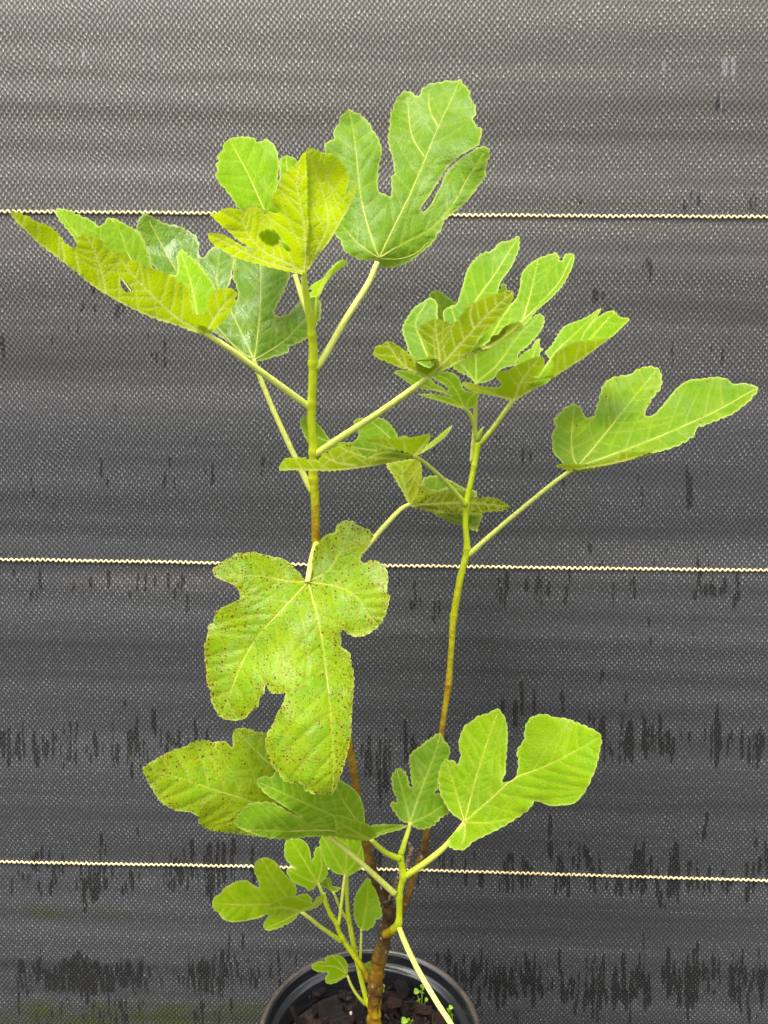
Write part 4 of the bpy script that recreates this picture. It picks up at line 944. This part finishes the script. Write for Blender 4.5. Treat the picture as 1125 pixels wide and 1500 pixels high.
leaf('flat leaf lying across both stems, seen almost edge on', K7, [
    dict(o=[(125, 55), (150, 26), (200, 60), (235, 100), (255, 130), (290, 145), (330, 150), (370, 145), (390, 120), (385, 85), (368, 55), (400, 38), (450, 45), (490, 37), (530, 60), (560, 100), (575, 128), (600, 118), (622, 130), (640, 150), (640, 205), (560, 215), (480, 230), (430, 235), (380, 225), (310, 215), (230, 215), (190, 190), (150, 130)],
         c=[(125, 50, .478), (370, 55, .500), (575, 128, .488), (430, 225, .446), (230, 205, .446), (640, 205, .468), (255, 130, .476)],
         v=[[(636, 208), (560, 150), (480, 80), (440, 48)], [(634, 210), (480, 190), (330, 165), (180, 110), (150, 40)]], hue=.45, sheen=.35),
    dict(side='un', o=[(640, 216), (560, 190), (480, 160), (420, 140), (500, 130), (600, 131), (650, 125), (718, 114), (712, 150), (692, 176), (665, 205)],
         c=[(640, 215, .468), (420, 140, .440), (718, 115, .452), (560, 130, .440)], v=[[(642, 213), (560, 185), (450, 152)], [(644, 212), (690, 160), (714, 120)]], hue=.5),
    dict(side='un', o=[(650, 214), (700, 166), (740, 135), (780, 100), (822, 71), (792, 120), (742, 162), (695, 192)],
         c=[(655, 212, .468), (822, 72, .474), (740, 135, .476), (742, 160, .468)], v=[[(655, 210), (740, 148), (815, 78)]], hue=.5, teeth=.2),
    dict(side='un', o=[(645, 217), (560, 238), (460, 258), (380, 270), (300, 279), (200, 280), (100, 277), (28, 277), (32, 255), (42, 240), (55, 225), (100, 220), (150, 222), (160, 230), (215, 225), (225, 205), (260, 185), (310, 165), (350, 161), (375, 175), (395, 195), (432, 221), (460, 205), (480, 185), (520, 180), (580, 188), (620, 200)],
         c=[(640, 215, .468), (30, 270, .404), (150, 225, .396), (350, 165, .408), (470, 200, .432), (300, 279, .424), (500, 250, .450), (100, 277, .410)],
         v=[[(640, 214), (500, 248), (380, 266), (250, 276), (110, 273), (35, 272)], [(636, 212), (520, 195), (440, 215)], [(560, 225), (420, 215), (310, 175)], [(380, 255), (290, 240), (230, 210)]], hue=.42, rust=.03, yel=.2)],
    [(605, 669, .468, 2.4, .1), (614, 672, .471, 2.8, .1), (645, 698, .485, 3.2, .12), (670, 725, .498, 3.6, .16), (682, 740, .503, 4.4, .22)], hue=.45, quilt=1.3)

leaf('dark spotted leaf hanging close to the cloth between the stems', K7, [
    dict(o=[(688, 318), (730, 303), (790, 315), (830, 335), (880, 360), (932, 375), (925, 405), (880, 420), (800, 420), (740, 400), (700, 380)],
         c=[(690, 320, 0.615), (930, 375, 0.645), (800, 420, 0.595), (880, 420, 0.610), (800, 320, 0.635)], v=[[(720, 390), (800, 360), (920, 378)]], hue=.0, rust=.12, sheen=.9),
    dict(o=[(735, 472), (840, 482), (900, 478), (957, 478), (942, 530), (936, 556), (900, 547), (860, 530), (800, 512)],
         c=[(740, 475, 0.593), (955, 480, 0.630), (936, 555, 0.665), (840, 490, 0.610), (800, 512, 0.615)], v=[[(760, 485), (850, 510), (932, 550)]], hue=.1, rust=.08, sheen=.8),
    dict(side='un', o=[(628, 438), (590, 370), (555, 310), (518, 248), (560, 238), (640, 226), (666, 223), (680, 260), (681, 310), (690, 345), (720, 362), (770, 378), (720, 395), (680, 422), (650, 440)],
         c=[(628, 436, 0.565), (520, 250, 0.580), (665, 225, 0.585), (690, 345, 0.580), (770, 378, 0.585)], v=[[(626, 434), (600, 340), (590, 260)], [(624, 432), (570, 335), (522, 252)], [(630, 434), (660, 380), (670, 300)]], hue=.35, rust=.10, yel=.6),
    dict(side='un', o=[(632, 444), (670, 420), (690, 395), (740, 380), (800, 374), (870, 385), (930, 405), (980, 399), (1040, 414), (1082, 446), (1060, 460), (1000, 466), (900, 484), (840, 488), (740, 472), (680, 457)],
         c=[(632, 442, 0.565), (1080, 446, 0.635), (740, 380, 0.570), (930, 405, 0.597), (840, 487, 0.605), (1000, 466, 0.627)], v=[[(634, 442), (760, 430), (880, 425), (1060, 442)], [(634, 444), (740, 462), (860, 478), (940, 474)]], hue=.02, rust=.75, yel=.3)],
    [(600, 739, .566, 3.0), (590, 744, .560, 3.4), (562, 772, .538, 3.8), (535, 803, .515, 4.2), (500, 834, .486, 4.6), (466, 852, .460, 5.0)], quilt=1.3)

leaf('largest leaf, hanging low in the middle, peppered with rust brown spots', KE, [dict(
    o=[(578, 378), (540, 340), (500, 295), (450, 265), (400, 255), (350, 245), (315, 232), (270, 240), (230, 240), (190, 265), (140, 290), (108, 325), (120, 355), (170, 380), (215, 400), (240, 435), (243, 465), (200, 490), (150, 515), (120, 540), (115, 575), (85, 610), (80, 660), (65, 700), (68, 760), (75, 820), (80, 890), (95, 930), (100, 980), (120, 1020), (150, 1060), (215, 1075), (270, 1065), (300, 1030), (335, 1005), (345, 960), (365, 935), (372, 893), (395, 935), (440, 940), (470, 938), (460, 985), (430, 1040), (410, 1090), (385, 1130), (372, 1180), (380, 1240), (400, 1290), (440, 1340), (470, 1380), (510, 1385), (550, 1390), (570, 1425), (610, 1440), (660, 1445), (705, 1440), (730, 1390), (760, 1310), (785, 1220), (798, 1150), (802, 1050), (810, 950), (812, 850), (800, 790), (795, 750), (780, 725), (755, 715), (748, 680), (752, 622), (780, 640), (820, 657), (880, 645), (930, 610), (965, 560), (980, 510), (992, 460), (978, 420), (985, 360), (970, 310), (940, 285), (900, 275), (860, 290), (845, 265), (870, 225), (907, 150), (880, 120), (840, 105), (805, 80), (760, 80), (730, 100), (715, 135), (680, 145), (650, 170), (625, 200), (610, 240), (604, 300), (598, 365)],
    c=[(585, 385, .420), (705, 1435, .362), (110, 325, .412), (75, 800, .398), (215, 1070, .388), (805, 80, .440), (985, 460, .408), (812, 900, .392), (370, 900, .384), (680, 870, .388), (430, 560, .402), (380, 1200, .372), (560, 1100, .368), (320, 680, .400), (850, 640, .402)],
    v=[[(585, 388), (640, 600), (680, 870), (700, 1100), (712, 1330), (706, 1430)], [(583, 386), (430, 550), (330, 660), (250, 800), (200, 930), (160, 1045)], [(587, 386), (740, 410), (830, 460), (880, 540), (925, 590)], [(582, 384), (480, 380), (370, 358), (180, 345)], [(588, 382), (680, 330), (760, 200), (802, 90)]])],
    [(450.5, 853, .420, 3.6), (453, 838, .424, 4.2), (458, 815, .438, 4.8), (464, 797, .450, 5.6, .2)], hue=0.66, rust=0.72, yel=0.22, sheen=0.65, quilt=0.9)

leaf('yellowing rust spotted leaf below the hanging leaf', K8, [dict(
    o=[(25, 180), (60, 155), (100, 130), (150, 105), (200, 90), (230, 72), (280, 66), (310, 75), (350, 70), (385, 92), (386, 50), (395, 25), (440, 18), (480, 30), (520, 38), (570, 80), (620, 180), (680, 300), (720, 400), (700, 430), (600, 440), (500, 452), (440, 447), (370, 438), (310, 432), (250, 400), (250, 375), (210, 355), (160, 350), (110, 325), (85, 300), (65, 265), (40, 220)],
    c=[(710, 420, .434), (30, 180, .386), (280, 70, .420), (440, 20, .438), (310, 430, .398), (330, 270, .402), (600, 300, .430), (160, 345, .388)],
    v=[[(705, 415), (600, 370), (480, 320), (330, 272), (150, 212), (35, 182)], [(690, 400), (590, 220), (500, 130), (408, 38)], [(700, 425), (560, 420), (420, 425)]])],
    [(459, 1213, .434, 3.2), (485, 1228, .437, 3.8), (530, 1265, .448, 4.2), (578, 1309, .460, 5.0, .08)], hue=0.62, rust=0.52, yel=0.32, sheen=0.85)

leaf('clean green leaf lying nearly flat under the tip of the hanging leaf', K8, [
    dict(o=[(935, 468), (880, 462), (800, 454), (700, 455), (580, 464), (500, 452), (393, 400), (420, 355), (450, 325), (540, 317), (600, 348), (664, 378), (600, 336), (560, 311), (530, 291), (500, 262), (483, 230), (510, 211), (545, 215), (560, 190), (650, 170), (750, 195), (820, 228), (870, 260), (900, 300), (915, 350), (923, 408), (965, 406), (1010, 404), (1088, 411), (1060, 426), (1000, 442), (960, 458)],
         c=[(930, 465, .440), (395, 400, .386), (490, 230, .404), (750, 200, .430), (915, 340, .448), (1085, 412, .452), (600, 345, .402), (600, 460, .404), (800, 375, .430)],
         v=[[(925, 460), (800, 375), (680, 320), (500, 240)], [(922, 462), (800, 432), (600, 432), (420, 425)], [(928, 458), (880, 385), (820, 290), (790, 220)], [(932, 460), (1000, 430), (1075, 413)]], hue=.42, sheen=.35),
    dict(side='un', o=[(798, 369), (860, 383), (930, 405), (960, 430), (962, 448), (932, 468), (850, 464), (806, 453), (800, 410)],
         c=[(798, 370, .418), (930, 405, .430), (932, 467, .440), (806, 452, .424)], v=[[(930, 462), (870, 430), (802, 390)], [(930, 464), (870, 450), (806, 440)]], hue=.55, rust=.0)],
    [(543, 1229, .440, 3.6, .18), (550, 1236, .443, 4.0, .2), (565, 1249, .450, 4.4, .22), (585, 1258, .458, 5.0, .24)], hue=0.45)

leaf('small pale leaf upright at the tip of the side shoot', KG, [dict(
    o=[(190, 582), (150, 570), (125, 540), (105, 510), (101, 488), (130, 480), (115, 440), (108, 410), (105, 370), (125, 335), (140, 330), (165, 345), (180, 380), (190, 415), (199, 418), (195, 380), (190, 320), (187, 280), (205, 250), (240, 225), (270, 200), (326, 170), (345, 200), (368, 230), (371, 265), (350, 300), (330, 340), (318, 390), (316, 420), (299, 446), (325, 445), (345, 470), (362, 500), (372, 525), (330, 560), (290, 595), (240, 609), (210, 600)],
    c=[(190, 580, .460), (330, 175, .494), (125, 335, .482), (370, 525, .474), (102, 490, .474), (260, 400, .474), (370, 260, .492)],
    v=[[(190, 580), (240, 430), (290, 300), (328, 178)], [(190, 578), (165, 470), (130, 340)], [(192, 580), (270, 545), (355, 490)]])],
    [(601, 1205, .460, 3.0, .1), (599, 1214, .460, 3.4, .14), (592, 1236, .459, 4.2, .2), (588, 1250, .459, 4.8, .23)], hue=0.34, sheen=0.3, teeth=1.1)

leaf('large glossy leaf of the side shoot with two wide rounded lobes', KG, [dict(
    o=[(432, 576), (380, 535), (350, 490), (330, 450), (320, 400), (325, 340), (350, 290), (385, 295), (410, 308), (420, 270), (412, 225), (418, 185), (440, 135), (470, 115), (500, 90), (540, 80), (590, 58), (620, 90), (635, 150), (635, 220), (628, 300), (625, 360), (608, 388), (640, 392), (672, 370), (685, 300), (680, 250), (710, 200), (715, 150), (740, 100), (800, 82), (850, 95), (900, 100), (950, 118), (1000, 140), (1064, 180), (1058, 250), (1040, 330), (1010, 400), (985, 445), (940, 490), (880, 500), (830, 502), (790, 485), (765, 480), (730, 520), (660, 570), (600, 605), (530, 640), (480, 665), (440, 700), (400, 702), (370, 690), (375, 640), (410, 610), (432, 592)],
    c=[(440, 575, .446), (590, 60, .478), (330, 400, .468), (1060, 190, .408), (800, 85, .440), (880, 500, .408), (600, 605, .430), (400, 700, .436), (640, 380, .438), (360, 290, .472)],
    v=[[(440, 574), (560, 470), (670, 376), (800, 325), (920, 265), (1055, 190)], [(440, 574), (490, 380), (530, 250), (590, 75)], [(438, 574), (410, 470), (360, 305)], [(442, 576), (540, 578), (650, 560)], [(440, 578), (440, 640), (420, 690)]])],
    [(680.5, 1204, .446, 3.0, .05), (672, 1216, .447, 3.8, .08), (652, 1240, .450, 4.4, .12), (620, 1266, .455, 4.8, .16), (594, 1283, .460, 5.4, .22)], hue=0.75, sheen=0.5, yel=.12)

# ---- the low suckers' small leaves
leaf('small lime leaf with rounded lobes low beside the trunk, over the pot', M1, [
    dict(o=[(360, 560), (340, 575), (280, 590), (230, 600), (150, 605), (100, 580), (80, 550), (50, 530), (44, 490), (60, 455), (90, 440), (110, 410), (150, 385), (190, 365), (250, 361), (290, 390), (318, 400), (310, 350), (290, 310), (295, 260), (320, 235), (355, 224), (400, 240), (435, 275), (460, 310), (500, 350), (530, 380), (541, 420), (532, 455), (562, 442), (600, 439), (632, 475), (600, 530), (562, 548), (530, 590), (470, 625), (410, 650), (360, 653), (343, 630), (360, 590), (373, 565)],
         c=[(560, 545, .462), (50, 490, .428), (355, 228, .462), (540, 420, .470), (350, 650, .440), (600, 440, .472), (380, 500, .450)],
         v=[[(558, 543), (460, 500), (380, 500), (220, 505), (55, 495)], [(560, 542), (480, 450), (400, 340), (335, 238)], [(556, 545), (480, 590), (370, 640)]]),
    dict(side='un', o=[(364, 520), (400, 490), (450, 462), (530, 455), (590, 478), (640, 490), (660, 460), (702, 443), (706, 470), (670, 510), (620, 535), (560, 547), (440, 572), (373, 567)],
         c=[(365, 520, .440), (560, 546, .460), (704, 445, .462), (530, 456, .448), (440, 571, .448)], v=[[(560, 544), (470, 520), (375, 530)], [(562, 543), (640, 505), (700, 455)]], hue=.7)],
    [(440, 1335, .461, 2.6, .1), (450, 1342, .463, 3.0, .12), (470, 1358, .472, 3.2, .16), (500, 1379, .485, 3.8, .24)], hue=1.15, yel=0.2, sheen=0.25, teeth=0.5)
leaf('small cut leaf at the tip of the low sucker', M1, [dict(
    o=[(665, 378), (640, 410), (610, 419), (585, 400), (550, 385), (520, 370), (490, 330), (479, 305), (505, 285), (540, 293), (505, 270), (475, 230), (469, 170), (480, 125), (520, 111), (575, 120), (605, 150), (620, 190), (629, 242), (640, 225), (645, 185), (670, 161), (700, 190), (715, 240), (723, 320), (700, 360)],
    c=[(665, 376, .483), (480, 125, .500), (670, 165, .505), (480, 305, .480), (720, 320, .492), (610, 418, .474)],
    v=[[(665, 376), (600, 270), (512, 130)], [(665, 376), (690, 260), (672, 170)], [(663, 377), (590, 350), (500, 302)]])],
    [(465.5, 1293, .483, 2.4, .12), (469, 1301, .483, 2.8, .14), (475, 1316, .483, 3.2, .2)], hue=1.0, sheen=.3)
leaf('leaf of the upright sucker, half hidden under the flat green leaf', M1, [dict(
    o=[(822, 328), (770, 320), (730, 285), (700, 240), (680, 180), (675, 130), (690, 95), (720, 60), (800, 40), (900, 60), (925, 110), (935, 200), (935, 270), (890, 310), (845, 332)],
    c=[(825, 325, .490), (800, 45, .515), (676, 130, .500), (935, 200, .505), (720, 280, .488)],
    v=[[(826, 326), (835, 200), (840, 60)], [(824, 326), (760, 220), (700, 110)], [(828, 326), (890, 240), (925, 150)]])],
    [(505.5, 1281, .490, 2.4, .1), (503, 1300, .488, 2.6, .12), (500, 1325, .486, 2.6, .16), (496, 1355, .485, 3.0, .22)], hue=1.0, sheen=.3)
leaf('small oval leaf tucked behind the trunk', M1, [dict(
    o=[(925, 652), (900, 630), (880, 580), (877, 520), (885, 450), (910, 410), (955, 349), (975, 355), (1000, 400), (1020, 460), (1035, 520), (1040, 577), (1005, 595), (1000, 620), (960, 652)],
    c=[(925, 650, .505), (960, 352, .525), (878, 520, .512), (1038, 570, .512), (955, 520, .518)],
    v=[[(926, 648), (950, 520), (963, 362)]])],
    [(529, 1361, .505, 1.8, .1), (529, 1375, .504, 2.0, .12), (528, 1400, .501, 2.2, .15), (527, 1424, .498, 2.6, .2)], hue=1.05, sheen=.3, teeth=.7)
leaf('small three lobed leaf hanging over the pot rim', M1, [dict(
    o=[(838, 920), (800, 946), (760, 967), (720, 967), (707, 940), (726, 903), (680, 901), (640, 887), (627, 868), (650, 844), (690, 834), (705, 836), (710, 815), (750, 799), (800, 805), (836, 840), (842, 880)],
    c=[(838, 916, .487), (630, 868, .465), (750, 800, .485), (720, 965, .470), (840, 850, .490)],
    v=[[(836, 914), (770, 870), (640, 866)], [(836, 912), (800, 850), (750, 806)], [(834, 918), (780, 940), (725, 955)]])],
    [(509, 1429, .487, 1.8, .1), (513, 1440, .488, 2.2, .12), (522, 1456, .490, 2.4, .15), (536, 1472, .493, 3.0, .25)], hue=.95, sheen=.3, teeth=.6)
leaf('tiny leaf behind the low sucker tip', M1, [dict(
    o=[(757, 432), (720, 410), (678, 385), (700, 360), (725, 341), (745, 355), (750, 390), (802, 404), (775, 427)],
    c=[(757, 430, .490), (680, 385, .496), (725, 343, .502), (800, 405, .492)], v=[[(756, 428), (730, 390), (722, 350)]])],
    [(488, 1306, .490, 2.0, .1), (492, 1315, .491, 2.2, .14), (500, 1334, .493, 2.4, .16), (511, 1350, .496, 3.0, .2)], hue=.75, teeth=.4)
leaf('tiny leaf just behind the trunk above the mulch', M1, [dict(
    o=[(938, 862), (965, 838), (990, 850), (985, 900), (955, 905)],
    c=[(938, 862, .505), (990, 850, .508), (955, 905, .500)], v=[[(985, 890), (945, 860)]])],
    [(544, 1424, .503, 1.4, .1), (547, 1440, .502, 1.4, .15), (548, 1460, .498, 1.6, .2)], hue=.4, teeth=.4)
# the stalk that leans out over the rim, its leaf below the picture
leaf('leaf hanging outside the pot on a long pale stalk', (0, 0, 1), [dict(
    o=[(706, 1590), (690, 1600), (670, 1640), (690, 1660), (680, 1710), (720, 1740), (750, 1790), (790, 1760), (800, 1700), (840, 1690), (830, 1640), (780, 1610), (730, 1590)],
    c=[(706, 1590, .40), (680, 1700, .385), (750, 1790, .37), (840, 1690, .38)], v=[[(706, 1592), (730, 1680), (752, 1780)], [(706, 1592), (780, 1640), (830, 1685)]])],
    [(584, 1357, .463, 4.4, .1), (592, 1378, .460, 4.6), (612, 1420, .452, 4.6), (640, 1468, .438, 4.6), (664, 1506, .424, 4.4), (706, 1590, .400, 4.0)], hue=.6, h=5)

# ------------------------------------------------------------------ weed seedlings in the mulch
def seedling(label, crop, discs, foot):
    x0, y0, sc = crop
    f0 = local(x0+foot[0]*sc, y0+foot[1]*sc, SOIL+0.002)
    root = bpy.data.objects.new('seedling', None); COL.objects.link(root); root.location = f0
    tag(root, label, 'seedling', 'weed seedlings in the pot')
    for i, (dx, dy, r_) in enumerate(discs):
        p = world_at(x0+dx*sc, y0+dy*sc, f0[1]+0.001*((i % 3)-1))-f0
        R = r_*sc*f0[1]/FPX*1.15
        V = [(0, 0, 0.0002)]; F = []
        for j in range(14):
            a = 2*math.pi*j/14; q = 1+0.12*math.cos(3*a+i)
            V.append((R*q*math.cos(a), R*q*math.sin(a)*0.95, 0.25*R*math.cos(a)**2))
        F = [(0, 1+j, 1+(j+1) % 14) for j in range(14)]
        me = mesh_from('seed_leaf', V, F); me.materials.append(M_SEED)
        o = bpy.data.objects.new('seed_leaf', me); COL.objects.link(o); o.parent = root; o.location = p
        o.rotation_euler = (0.55+0.2*math.sin(i*2.1), 0.25*math.cos(i*1.7), i*1.3)
        path = np.linspace(np.zeros(3)-np.array([0, 0, .004]), p, 6)
        v, f, _ = tube(path, [0.00028]*6, 5)
        me = mesh_from('seed_stem', v, f); me.materials.append(M_SEED)
        o = bpy.data.objects.new('seed_stem', me); COL.objects.link(o); o.parent = root
KS = (560, 1370, 160/1125)
seedling('five leaved weed seedling in the mulch beside the leaning pale stalk', KS, [(350, 577, 29), (412, 535, 30), (406, 588, 26), (372, 672, 28), (455, 664, 20)], (408, 715))
seedling('small weed seedling between the leaning stalk and the pot wall', KS, [(703, 742, 22), (680, 772, 22), (725, 818, 18)], (715, 860))
seedling('flat bright weed seedling lying on the mulch before the five leaved one', KS, [(225, 880, 34), (270, 868, 18), (265, 895, 26), (305, 880, 16)], (262, 905))
seedling('weed seedling half hidden behind the trunk base', KS, [(0, 520, 24), (2, 565, 24)], (-4, 600))
